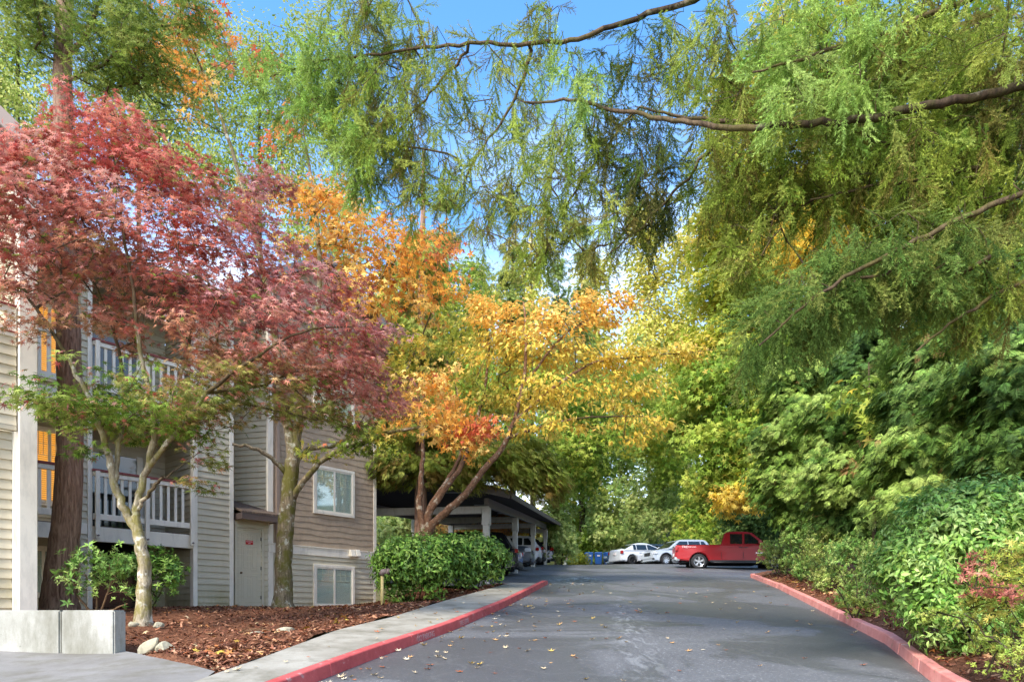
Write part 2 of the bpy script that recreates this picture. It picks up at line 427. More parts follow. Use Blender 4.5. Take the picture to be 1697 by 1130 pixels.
def t_needletwig(L=1.0, n=40, nl=.12, w=.012, seed=0, bend=.3):  # a single twig bristling with needles
    r = np.random.default_rng(seed); V, Fs = [], []
    def ax(t): return np.array([0, t * L, -bend * t * t * L])
    for i in range(n):
        t = .03 + .97 * i / n; p = ax(t); a = r.uniform(0, 2 * PI); l = nl * r.uniform(.75, 1.15) * (1 - .35 * max(0, t - .75) / .25)
        side = np.array([math.cos(a), 0, .75 * math.sin(a) + .1]); d = side * .85 + np.array([0, .62, -bend * .5]); d /= np.linalg.norm(d)
        s = np.cross(d, r.normal(size=3)); s /= np.linalg.norm(s)
        b = len(V); V.extend([p - s * w, p + s * w, p + d * l]); Fs.append((b, b + 1, b + 2))
    return np.array(V, float), np.array(Fs)
def t_spray(L=1.0, nside=12, seed=0, per=26, nl=.05, w=.0045):   # drooping fir branchlet (several needle twigs), axis along +y
    r = np.random.default_rng(seed); V, Fs, T = [], [], []
    def put(p, d, l, n):
        d = d / np.linalg.norm(d); s = np.cross(d, (.13, .2, 1)); s /= np.linalg.norm(s); u = np.cross(s, d)
        b = len(V); V.extend([p - s * w * .8, p + s * w * .8, p + d * l]); Fs.append((b, b + 1, b + 2)); T.extend([0, 0, 0])
        for i in range(n):
            t = (i + .5) / n; a = r.uniform(0, 2 * PI); q = p + d * l * t
            e = (s * math.cos(a) + u * math.sin(a) * .7) * .8 + d * .62; e /= np.linalg.norm(e)
            k = np.cross(e, r.normal(size=3)); k /= np.linalg.norm(k); b = len(V)
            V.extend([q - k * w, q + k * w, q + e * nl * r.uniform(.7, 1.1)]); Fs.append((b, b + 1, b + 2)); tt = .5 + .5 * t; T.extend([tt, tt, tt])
    def ax(t): return np.array([.05 * math.sin(t * 5 + seed), t * L, 0])
    for i in range(4): put(ax(i / 4), ax((i + 1) / 4) - ax(i / 4), L / 4, per // 2)
    for i in range(nside):
        t = .1 + .82 * i / nside; a = r.uniform(0, 2 * PI)
        l = L * (.34 * (1 - t) + .12) * r.uniform(.7, 1.2)
        put(ax(t), np.array([math.cos(a), 1.5 + r.uniform(-.4, .8), math.sin(a)]), l, max(6, int(per * l / (L * .3))))
    return np.array(V, float), np.array(Fs), np.array(T)

def frames(n, h):
    n = norm(n); h = norm(h - n * (h * n).sum(1, keepdims=True)); s = np.cross(h, n)
    return np.stack([s, h, n], 2)      # columns: x side, y along, z up
def scatter(tmpl, pos, Rm, sc, cols, shade=None, var=None):
    V, Fs = tmpl[0], tmpl[1]; N = len(pos)
    W = np.einsum('nij,kj->nki', Rm, V) * np.asarray(sc).reshape(-1, 1, 1) + pos[:, None, :]
    f = (Fs[None] + (np.arange(N) * len(V))[:, None, None]).reshape(-1, Fs.shape[1])
    c = np.repeat(cols[:, None, :], len(V), 1)
    if shade is not None: c = c * shade[None, :, None]
    if var is not None:   # var = (rng, amount, vertices per leaflet): every leaflet its own shade
        rr, am, kv = var; nl = -(-len(V) // kv); f_ = np.repeat(rr.uniform(1 - am, 1 + am, (N, nl)), kv, 1)[:, :len(V)]; c = c * f_[:, :, None]
    return W.reshape(-1, 3), f, np.clip(c.reshape(-1, 3), 0, 1)
def join(parts):
    V, Fs, Cc, b = [], [], [], 0
    for v, f, c in parts: V.append(v); Fs.append(f + b); Cc.append(c); b += len(v)
    return np.concatenate(V), Fs, np.concatenate(Cc)
def jit(r, cols, a=.22, hue=.06):
    n = len(cols)
    return np.clip(cols * (1 + r.uniform(-a, a, (n, 1))) * (1 + r.uniform(-hue, hue, (n, 3))), .004, .95)
def pick(r, pal, n, w=None):
    return pal[r.choice(len(pal), n, p=None if w is None else np.array(w) / sum(w))]

def blob_pts(r, px, py, Y, rx, ry, dr, n, flat=1.0):
    """n points in an ellipsoid given by where it stands (pixel ray + distance) and its size in metres"""
    c = P(px, py, Y); k = Y / F
    q = r.normal(size=(n, 3)); q = norm(q) * (r.uniform(0, 1, (n, 1)) ** .42)
    return c + q * np.array([rx * k, dr, ry * k])

def leaf_cloud(r, cen, per, rad, tmpl, size, cols, up=.8, out=.5, hang=.3, vert=.6, centre=None, sj=.3):
    """per leaves round every centre, tilted outward and hanging a little; cols (len(cen),3)"""
    n = len(cen) * per
    idx = np.repeat(np.arange(len(cen)), per)
    off = r.normal(size=(n, 3)); off = norm(off) * (r.uniform(0, 1, (n, 1)) ** .5) * np.array([1, 1, vert])
    pos = cen[idx] + off * rad
    mid = cen.mean(0) if centre is None else np.asarray(centre)
    o = norm(pos - mid)
    nrm = np.array([0, 0, 1.]) * up + o * out + r.normal(size=(n, 3)) * .42
    h = o * .5 + off * .6 + r.normal(size=(n, 3)) * .5; h[:, 2] -= hang
    return pos, frames(nrm, h), size * (1 + r.uniform(-sj, sj, n)), cols[idx]

# ---------------------------------------------------------------- skeletons
def catmull(pts, sub=5):
    pts = [np.asarray(p, float) for p in pts]
    if len(pts) < 3: return [pts[0] + (pts[-1] - pts[0]) * t for t in np.linspace(0, 1, sub + 1)]
    q = [2 * pts[0] - pts[1]] + pts + [2 * pts[-1] - pts[-2]]; out = []
    for i in range(1, len(q) - 2):
        for k in range(sub):
            t = k / sub; a, b, c, d = q[i - 1:i + 3]
            out.append(.5 * (2 * b + (c - a) * t + (2 * a - 5 * b + 4 * c - d) * t * t + (3 * b - a - 3 * c + d) * t ** 3))
    out.append(pts[-1]); return out

class Skel:
    def __init__(s, cap=60000):
        s.p = np.zeros((cap, 3)); s.par = np.full(cap, -1, int); s.fix = np.zeros(cap); s.n = 0
    def node(s, p, par, fix=0.0):
        i = s.n; s.p[i] = p; s.par[i] = par; s.fix[i] = fix; s.n += 1; return i
    def limb(s, pts, r0, r1, sub=5, wob=.0, r=None):
        q = catmull(pts, sub); m = len(q)
        par = -1
        if s.n:
            d = np.linalg.norm(s.p[:s.n] - q[0], axis=1); par = int(d.argmin())
        for i, p in enumerate(q):
            if i == 0 and s.n: continue
            w = r.normal(size=3) * wob if (r is not None and wob) else 0
            par = s.node(p + w, par, r0 + (r1 - r0) * i / (m - 1))
    def attach(s, targets, r, base=None, droop=0.0, step=.5, bias=.25, maxn=4, arch=.1):
        targets = np.asarray(targets); b = s.p[0] if base is None else base
        for i in np.argsort(np.linalg.norm(targets - b, axis=1)):
            t = targets[i]; q = s.p[:s.n]; d = np.linalg.norm(q - t, axis=1)
            cost = d * (1 + bias * (q[:, 2] > t[2] + .3 * d)) + .12 * np.linalg.norm(q - b, axis=1)
            k = int(cost.argmin()); L = d[k]
            m = int(np.clip(L / step, 1, maxn)); par = k; p0 = s.p[k].copy()
            pw = r.normal(size=3) * L * .07; up = np.array([0, 0, arch * L])
            for j in range(1, m + 1):
                u = j / m; par = s.node(p0 + (t - p0) * u + (pw + up) * math.sin(PI * u), par)
    def mesh(s, r_tip=.005, e=2.35, sides=6, rmax=None, flare=None, thin=0.0):
        n = s.n; p = s.p[:n]; par = s.par[:n]
        acc = np.zeros(n); cnt = np.zeros(n, int)
        np.add.at(cnt, par[par >= 0], 1)
        for i in range(n - 1, -1, -1):
            if cnt[i] == 0: acc[i] = r_tip ** e
            if par[i] >= 0: acc[par[i]] += acc[i]
        rad = acc ** (1 / e)
        rad = np.where(s.fix[:n] > 0, np.maximum(s.fix[:n], np.minimum(rad, s.fix[:n] * 1.0)), rad)
        for i in range(n):
            if par[i] >= 0: rad[i] = min(rad[i], rad[par[i]])
        main = np.full(n, -1, int)
        for i in range(1, n):
            k = par[i]
            if k >= 0 and (main[k] < 0 or rad[i] > rad[main[k]] or (s.fix[i] > 0 and s.fix[main[k]] == 0)): main[k] = i
        prv = np.where(par[:, None] >= 0, p[np.maximum(par, 0)], p); nx = np.where(main[:, None] >= 0, p[np.maximum(main, 0)], p)
        tn = norm(nx - prv); ref = np.array([.31, .93, .17])
        def ring(c, t, rr):
            u = norm(np.cross(t, ref)); w = np.cross(t, u); a = np.arange(sides) * 2 * PI / sides
            return c[:, None] + rr[:, None, None] * (u[:, None] * np.cos(a)[None, :, None] + w[:, None] * np.sin(a)[None, :, None])
        rr = rad.copy()
        if flare: rr = rr * (1 + flare[0] * np.exp(-np.maximum(p[:, 2] - p[0, 2], 0) / flare[1]) * (s.fix[:n] > 0))
        own = ring(p, tn, rr)
        kids = np.arange(n)[par >= 0]; side = kids[main[par[kids]] != kids]; mk = kids[main[par[kids]] == kids]
        V = [own.reshape(-1, 3)]
        ex = ring(p[par[side]], norm(p[side] - p[par[side]]), np.minimum(rr[side] * 1.15, rr[par[side]])) if len(side) else np.zeros((0, sides, 3))
        V.append(ex.reshape(-1, 3))
        k = np.arange(sides); k2 = (k + 1) % sides
        def quads(a, b): return np.stack([a[:, None] + k, a[:, None] + k2, b[:, None] + k2, b[:, None] + k], 2).reshape(-1, 4)
        f = [quads(par[mk] * sides, mk * sides), quads(n * sides + np.arange(len(side)) * sides, side * sides)]
        own_thin = rr[mk] < thin; side_thin = rr[side] < thin
        k_ = sides
        fa, fb = f[0].reshape(-1, k_, 4), f[1].reshape(-1, k_, 4)
        return np.concatenate(V), [fa[~own_thin].reshape(-1, 4), fb[~side_thin].reshape(-1, 4)], [fa[own_thin].reshape(-1, 4), fb[side_thin].reshape(-1, 4)]

def compact(V, fs):
    f = np.concatenate(fs); u, inv = np.unique(f.ravel(), return_inverse=True); return V[u], [inv.reshape(f.shape)]
def finish_tree(root, skel, leaf_parts, bark, leafm, r_tip=.005, sides=7, e=2.35, flare=None, crown='crown', thin=.03, bark2='bark_branch', stem='trunk'):
    V, f, g = skel.mesh(r_tip=r_tip, sides=sides, e=e, flare=flare, thin=thin)
    if sum(len(x) for x in f): v, q = compact(V, f); mesh_np(stem, v, q, M[bark], root, smooth=True)
    if sum(len(x) for x in g): v, q = compact(V, g); mesh_np('branches', v, q, M[bark2], root, smooth=True)
    if leaf_parts:
        V, f, c = join(leaf_parts)
        mesh_np(crown, V, f, M[leafm], root, cols=c)
    return root
# ================================================================ ground, road, walks
def sheet(name, rows, mat, kind='structure', base=(0, 0, 0)):
    """rows: list of (k,3) arrays of equal length -> quad sheet"""
    A = np.array(rows); m, k = A.shape[:2]
    i = np.arange(m - 1)[:, None] * k + np.arange(k - 1)[None]; i = i.ravel()
    return tag(mesh_np(name, A.reshape(-1, 3), [np.stack([i, i + 1, i + k + 1, i + k], 1)], mat, smooth=True), kind=kind)

def build_ground():
    # far terrain, one sheet to the horizon
    xs = np.concatenate([np.linspace(-400, -60, 10)[:-1], np.linspace(-60, 70, 66), np.linspace(70, 420, 10)[1:]])
    ys = np.concatenate([np.linspace(-60, 0, 8)[:-1], np.linspace(0, 120, 61), np.linspace(120, 600, 16)[1:]])
    X, Y = np.meshgrid(xs, ys)
    z = g1(np.clip(Y, -20, 63)) - 1.35 * (1 - sm(Y, 58, 66)) - .05
    hill = 9 * sm(Y, 62, 100) + 22 * sm(Y, 90, 260)
    right = np.clip(X - kr(np.clip(Y, 0, 70)) - 4, 0, 60) * .28 * (1 - sm(Y, 24, 27) * (1 - sm(X - kr(np.clip(Y, 0, 70)), 14, 22)))
    left = -.05 * np.clip(-X - 14, 0, 40)
    z = z + hill + right + left
    # the paved lots must stay above it
    sheet('terrain', np.stack([X, Y, z], 2), M['forest_floor'])
    # road from kerb to kerb
    ys = np.concatenate([np.linspace(-4, 30, 86), np.linspace(30, 64, 60)[1:]])
    rows = []
    for y in ys:
        x = np.linspace(float(kl(y)), float(kr(y)), 15); t = np.linspace(-1, 1, 15)
        z = g1(y) + .05 * (1 - t * t) - .0
        rows.append(np.stack([x, np.full(15, y), z], 1))
    sheet('road', rows, M['asphalt'])
    rows = []
    for y in np.concatenate([np.linspace(20.6, 30, 28), np.linspace(30, 64, 50)[1:]]):
        x = np.linspace(float(np.interp(y, [20.6, 21.4, 23.3, 24.4, 28, 34], [-.2, -.25, -2.9, -5.3, -20, -22])), float(kl(y)), 30); rows.append(np.stack([x, np.full(30, y), G(x, y)], 1))
    sheet('parking_lot', rows, M['asphalt'])
    rows = []
    for y in np.linspace(27.3, 64, 60):
        x = np.linspace(float(kr(y)), 42, 20); rows.append(np.stack([x, np.full(20, y), np.full(20, float(g1(y)))], 1))
    sheet('parking_lot', rows, M['asphalt'])
    # sidewalk and driveway apron
    rows = []
    SW = np.array([(-3.06, 7.12), (-2.93, 8.11), (-2.69, 10.4), (-2.12, 12.35), (-1.55, 15.3), (-.45, 20.0), (-.2, 21.2), (.9, 23.4)])
    for y in np.concatenate([np.linspace(-3, 7.1, 22), np.linspace(7.2, 23.2, 50)]):
        xo = float(np.interp(y, SW[:, 1], SW[:, 0])) if y > 7.12 else -3.06 - (7.12 - y) * .1
        xi = float(kl(y)) - .15
        x = np.linspace(min(xo, xi - .05), xi, 8); h = .15 * (1 - sm(y, 21.5, 23.3))
        rows.append(np.stack([x, np.full(8, y), g1(y) + h + .01 * np.linspace(1, 0, 8)], 1))
    sheet('sidewalk', rows, M['concrete_walk'])
    rows = []
    for y in np.linspace(-3, 9.4, 30):
        xr = -3.06 - (7.12 - min(y, 7.12)) * .1
        if y > 7.12: xr = -3.0 - (y - 7.12) * 1.13
        x = np.linspace(-17, xr, 24); z = g1(y) + .145 - .1 * sm(-x, 3.6, 6) + .04 * np.clip(-x - 5, 0, 9) * .6
        rows.append(np.stack([x, np.full(24, y), z], 1))
    sheet('driveway', rows, M['concrete_drive'])
    # kerbs: separate cast lengths with joints
    def kerb(line, y0, y1, side, mat, name, y_fade=None):
        seg = []; y = y0; r = np.random.default_rng(5 if side < 0 else 6)
        V, Fs = [], []
        prof = [(0, -.12), (0.0, .0), (.018, .135), (.03, .15), (.15, .152), (.16, -.12)]
        while y < y1 - .2:
            L = r.uniform(2.2, 3.0) if side < 0 else r.uniform(1.0, 2.2)
            e = min(y + L, y1); n = max(3, int((e - y) / .35)); dz = r.uniform(-.012, .012) if side > 0 else 0; dx = r.uniform(-.012, .012) if side > 0 else 0
            b0 = len(V)
            for yy in np.linspace(y + .006, e - .006, n):
                f = 1.0 if y_fade is None else (1 - .85 * sm(yy, y_fade, y1))
                f *= 1 - .25 * sm(yy, y1 - .5, y1)
                for o, h in prof: V.append((float(line(yy)) + side * o + dx, yy, float(g1(yy)) + (h * f if h > 0 else h) + dz))
            k = len(prof)
            for i in range(n - 1):
                for j in range(k - 1):
                    a = b0 + i * k + j; Fs.append([a, a + 1, a + k + 1, a + k])
            Fs.append([b0 + j for j in range(k)]); Fs.append([b0 + (n - 1) * k + j for j in range(k)][::-1])
            y = e
        o = mesh_np(name, V, [Fs], M[mat])
        bm = bmesh.new(); bm.from_mesh(o.data); bmesh.ops.recalc_face_normals(bm, faces=bm.faces)
        bmesh.ops.bevel(bm, geom=[e for e in bm.edges if len(e.link_faces) == 2 and e.calc_face_angle(0) > .6], offset=.008, segments=1, affect='EDGES'); bm.to_mesh(o.data); bm.free()
        return tag(o, kind='structure')
    kerb(kl, -3, 23.6, -1, 'kerb_paint', 'kerb')
    kerb(kr, -3, 27.3, 1, 'kerb_paint_faded', 'kerb')
    # rounded return of the right kerb
    mb = MB(); c = np.array([float(kr(27.3)) + .9, 27.3 + .0])
    pts = [(c[0] - .82 * math.cos(a), c[1] + .75 * math.sin(a)) for a in np.linspace(0, PI / 2, 8)] + [(c[0] + 3, c[1] + .75)]
    for (a0, a1) in zip(pts[:-1], pts[1:]):
        z = float(g1(a0[1])); mb.bar((*a0, z + .03), (*a1, float(g1(a1[1])) + .03), .15, .24)
    tag(mb.build('kerb', M['kerb_paint_faded']), kind='structure')
    # kerb lettering
    for txt, ya, yb in (('NO PARKING', 10.15, 10.78), ('FIRE LANE', 12.0, 12.55)):
        cu = bpy.data.curves.new('kerb_lettering', 'FONT'); cu.body = txt; cu.size = .1; cu.extrude = .001
        to = bpy.data.objects.new('tmp', cu); COL.objects.link(to); bpy.context.view_layer.update()
        me = bpy.data.meshes.new_from_object(to.evaluated_get(bpy.context.evaluated_depsgraph_get())); bpy.data.objects.remove(to)
        co = np.zeros(len(me.vertices) * 3); me.vertices.foreach_get('co', co); co = co.reshape(-1, 3)
        w = co[:, 0].max(); p0 = np.array([float(kl(ya)), ya, float(g1(ya))]); p1 = np.array([float(kl(yb)), yb, float(g1(yb))])
        dx = (p1 - p0); L = np.linalg.norm(dx); dx /= L
        up = np.array([-.13, 0, 1.]); up /= np.linalg.norm(up); nn = np.cross(dx, up)
        Wc = p0 + dx * (co[:, :1] / w * L) + up * (.022 + co[:, 1:2] * 1.25) + nn * (co[:, 2:3] + .004)
        me.vertices.foreach_set('co', Wc.astype(np.float32).ravel()); me.update(); me.materials.clear(); me.materials.append(M['kerb_letters'])
        o = bpy.data.objects.new('kerb_lettering', me); COL.objects.link(o)
        tag(o, {'NO PARKING': 'faded white NO PARKING stencil on the red kerb face', 'FIRE LANE': 'faded white FIRE LANE stencil farther up the red kerb'}[txt], 'lettering')
    # short stall lines painted in the lot
    for i, (x0, y0) in enumerate(((.55, 27.2), (1.0, 30.0), (1.5, 33.1), (2.1, 36.2), (11.5, 33), (12.3, 36.6))):
        n = np.array([-.972, .234]) if i < 4 else np.array([.97, .24]); L = 4.6 if i < 4 else 5.5
        rows = []
        for t in np.linspace(0, L, 14):
            q = np.array([x0, y0]) + n * t; w = np.array([.234, .972]) * .05
            rows.append([(*(q - w), float(G(*(q - w))) + .012), (*(q + w), float(G(*(q + w))) + .012)])
        sheet('stall_line', rows, M['stall_paint'])

# ---- mulch beds
BED = np.array([(-3.06, 7.12, -.60), (-2.93, 8.11, -.49), (-2.69, 10.4, -.23), (-2.12, 12.35, .0), (-1.55, 15.3, .3), (-.45, 20, .83), (-.2, 21.4, .98),
    (-5.05, 8.95, -.57), (-5.0, 9.4, -.42), (-5.9, 10.9, -.15), (-5.9, 9.2, -.2), (-7, 9.3, -.02), (-9, 9.5, .0), (-13, 9.5, .0), (-9.6, 12.5, .04), (-13, 12, .04), (-4.2, 11, -.28), (-4.5, 13.5, -.05), (-7, 13.5, .1), (-6.9, 17.1, .2), (-5.9, 16.8, .16), (-8, 17, .2), (-9.8, 15.2, .14),
    (-6.8, 19, .24), (-4.7, 21.8, .24), (-4.5, 19, .22), (-3.4, 17.6, .17), (-3.1, 19.7, .42), (-2.6, 17.8, .3), (-2.5, 21.3, .85), (-3.5, 23, .8), (-11, 17, .15), (-7.5, 18, .24), (-8, 22, .2), (-1.6, 19.6, .7), (-5.7, 18.5, .22)])
def bed_z(x, y):
    x = np.asarray(x, float); y = np.asarray(y, float)
    d = np.hypot(x[..., None] - BED[:, 0], y[..., None] - BED[:, 1]) + .15
    w = d ** -3.2
    return (w * BED[:, 2]).sum(-1) / w.sum(-1)
EDGE = [(-3.06, 7.12), (-2.93, 8.11), (-2.69, 10.4), (-2.12, 12.35), (-1.55, 15.3), (-.45, 20.0), (-.2, 21.4)]
INNER = [(-5.02, 8.86), (-5.2, 9.0), (-13.5, 9.0), (-13.5, 13.5), (-12, 18.5), (-6.5, 23.5), (-3.0, 23.5)]
def bed_grid(ne=110, nv=70):
    e = np.array(catmull([np.array(p) for p in EDGE], 20)); i = np.array(INNER)
    u = np.linspace(0, 1, ne)
    de = np.concatenate([[0], np.cumsum(np.linalg.norm(np.diff(e, axis=0), axis=1))]); de /= de[-1]
    E = np.stack([np.interp(u, de, e[:, k]) for k in (0, 1)], 1)
    ue = np.array([0, .08, .2, .32, .5, .8, 1]); I = np.stack([np.interp(u, ue, i[:, k]) for k in (0, 1)], 1)
    v = np.linspace(0, 1, nv) ** 1.4
    Q = E[:, None] + (I - E)[:, None] * v[None, :, None]
    r = np.random.default_rng(3)
    z = bed_z(Q[..., 0], Q[..., 1]) + r.normal(0, .009, Q.shape[:2])
    z[:, 0] = np.maximum(z[:, 0], g1(Q[:, 0, 1]) + .115); z[:, 1] = np.maximum(z[:, 1], g1(Q[:, 1, 1]) + .08)
    dz = g1(Q[0, :, 1]) + .145 - .1 * sm(-Q[0, :, 0], 3.6, 6) + .024 * np.clip(-Q[0, :, 0] - 5, 0, 9); z[0] = dz - .012; z[1] = np.maximum(z[1], dz - .03)
    return np.concatenate([Q, z[..., None]], 2)
def rbank_z(x, y):
    d = np.asarray(x) - kr(y)
    return g1(y) + .13 + .17 * np.clip(d - .1, 0, 30) ** 1.05
def build_beds():
    r = np.random.default_rng(11)
    A = bed_grid(); sheet('planting_bed', A, M['mulch_soil'])
    rows = []
    for y in np.concatenate([np.linspace(-3, 27.9, 90)]):
        d = np.concatenate([np.linspace(.155, 2.2, 22), np.linspace(2.2, 16, 14)[1:]])
        x = float(kr(y)) + d; rows.append(np.stack([x, np.full(len(x), y), rbank_z(x, y) + r.normal(0, .012, len(x))], 1))
    B = np.array(rows); sheet('planting_bed', B, M['mulch_soil'])
    # bark chips
    def chips(A, n, sel, size):
        pts = A.reshape(-1, 3); pts = pts[sel(pts)]
        q = pts[r.integers(0, len(pts), n)] + r.normal(0, .06, (n, 3)) * np.array([1, 1, 0])
        q[:, 2] += .012
        return q
    V0 = np.array([(-.5, -.16, 0), (.5, -.1, .05), (.45, .16, .02), (-.45, .12, .05)]); Fq = np.array([(0, 1, 2, 3)])
    pal = C((126, 80, 58), (98, 60, 44), (154, 104, 76), (74, 48, 38), (180, 132, 100), (138, 92, 68))
    parts = []
    for src, n, k in ((bed_grid(), 26000, 0), (B, 12000, 1)):
        p = src.reshape(-1, 3)
        p = p[(p[:, 1] < 26) & ((p[:, 0] > -9) if k == 0 else (p[:, 0] - kr(p[:, 1]) < 2.3))]
        # even spread: pick by rejection on neighbouring cells is not needed, cells are small
        q = p[r.integers(0, len(p), n)] + np.concatenate([r.normal(0, .09, (n, 2)), np.zeros((n, 1))], 1)
        if k == 0:
            q[:, 2] = bed_z(q[:, 0], q[:, 1]) + r.uniform(.004, .03, n)
            ex = np.interp(q[:, 1], [a[1] for a in EDGE], [a[0] for a in EDGE]); ok = (q[:, 0] < ex - .02) & (q[:, 1] > 7.2 - 1.0 * (q[:, 0] + 3.06)) & ~((q[:, 0] < -5) & (q[:, 1] < 9.05))
        else:
            q[:, 2] = rbank_z(q[:, 0], q[:, 1]) + r.uniform(.004, .03, n); ok = q[:, 0] - kr(q[:, 1]) > .2
        q = q[ok]; n = len(q)
        nr = np.array([0, 0, 1.]) + r.normal(0, .35, (n, 3)); h = r.normal(size=(n, 3))
        parts.append(scatter((V0, Fq), q, frames(nr, h), r.uniform(.03, .11, n), jit(r, pick(r, pal, n))))
    V, f, c = join(parts)
    tag(mesh_np('bark_mulch', V, f, M['litter'], cols=c), kind='stuff')
    # leaf litter lying on the beds (nobody could count it)
    tm = t_maple(5); parts = []
    lp = C((206, 160, 110), (180, 116, 70), (212, 184, 140), (196, 120, 60), (150, 86, 54), (190, 160, 70))
    for k, n in ((0, 520), (1, 700)):
        p = (bed_grid() if k == 0 else B).reshape(-1, 3); p = p[(p[:, 1] < 26) & ((p[:, 0] > -8) if k == 0 else (p[:, 0] - kr(p[:, 1]) < 2.0))]
        q = p[r.integers(0, len(p), n)].copy(); q[:, :2] += r.normal(0, .15, (n, 2))
        if k == 0:
            ex = np.interp(q[:, 1], [a[1] for a in EDGE], [a[0] for a in EDGE]); ok = (q[:, 0] < ex - .05) & (q[:, 1] > 7.3 - 1.0 * (q[:, 0] + 3.06)) & ~((q[:, 0] < -4.9) & (q[:, 1] < 9.2)); q = q[ok]; q[:, 2] = bed_z(q[:, 0], q[:, 1]) + .035
        else:
            q = q[q[:, 0] - kr(q[:, 1]) > .2]; q[:, 2] = rbank_z(q[:, 0], q[:, 1]) + .035
        n = len(q); parts.append(scatter(tm, q, frames(np.array([0, 0, 1.]) + r.normal(0, .3, (n, 3)), r.normal(size=(n, 3))), r.uniform(.06, .15, n), jit(r, pick(r, lp, n))))
    V, f, c = join(parts)
    tag(mesh_np('leaf_litter', V, f, M['litter'], cols=c), kind='stuff')
    # fallen leaves lying on the road, kerbs and sidewalk: things one can count
    r = np.random.default_rng(21)
    protos = []
    cols_ = [(214, 190, 150), (196, 150, 96), (176, 96, 52), (222, 206, 172), (206, 172, 90)]
    for i in range(8):
        V, Fm = t_maple(5); V = V.copy(); V[:, 2] = np.abs(V[:, 2]) * r.uniform(.5, 1.6) + r.uniform(0, .1, len(V)); V[:, 1] -= .3
        c = np.array(lin(cols_[i % 5]))[None].repeat(len(V), 0) * r.uniform(.8, 1.1, (len(V), 1))
        me = mesh_np('fallen_leaf', V, [Fm], M['litter'], cols=np.clip(c, 0, 1)); protos.append(me)
    used = [False] * 8
    spots = []
    while len(spots) < 285:
        y = 6.9 + 20 * r.beta(1.1, 1.9)
        a, b = float(kl(y)), float(kr(y)); u = r.beta(.55, 3.2) if r.uniform() < .68 else r.uniform(0, 1)
        if r.uniform() < .16: x = a - r.uniform(.25, 1.2); z = float(g1(y)) + .165
        else: x = a + .05 + (b - a - .1) * u; t = 2 * u - 1; z = float(g1(y)) + .05 * (1 - t * t) + .006
        if y > 21 and x < a: continue
        spots.append((x, y, z))
    for (x, y, z) in spots:
        i = int(r.integers(0, 8))
        o = protos[i] if not used[i] else protos[i].copy()
        if used[i]: COL.objects.link(o)
        used[i] = True
        s = r.uniform(.045, .11)
        o.location = (x, y, z); o.scale = (s, s, s * r.uniform(.6, 1.3)); o.rotation_euler = (R(6.4) + r.normal(0, .06), r.normal(0, .06), r.uniform(0, 6.28))
        tag(o, 'small dry tan or rust maple leaf fallen on the pavement', 'leaf', 'fallen leaves scattered over the driveway and sidewalk')

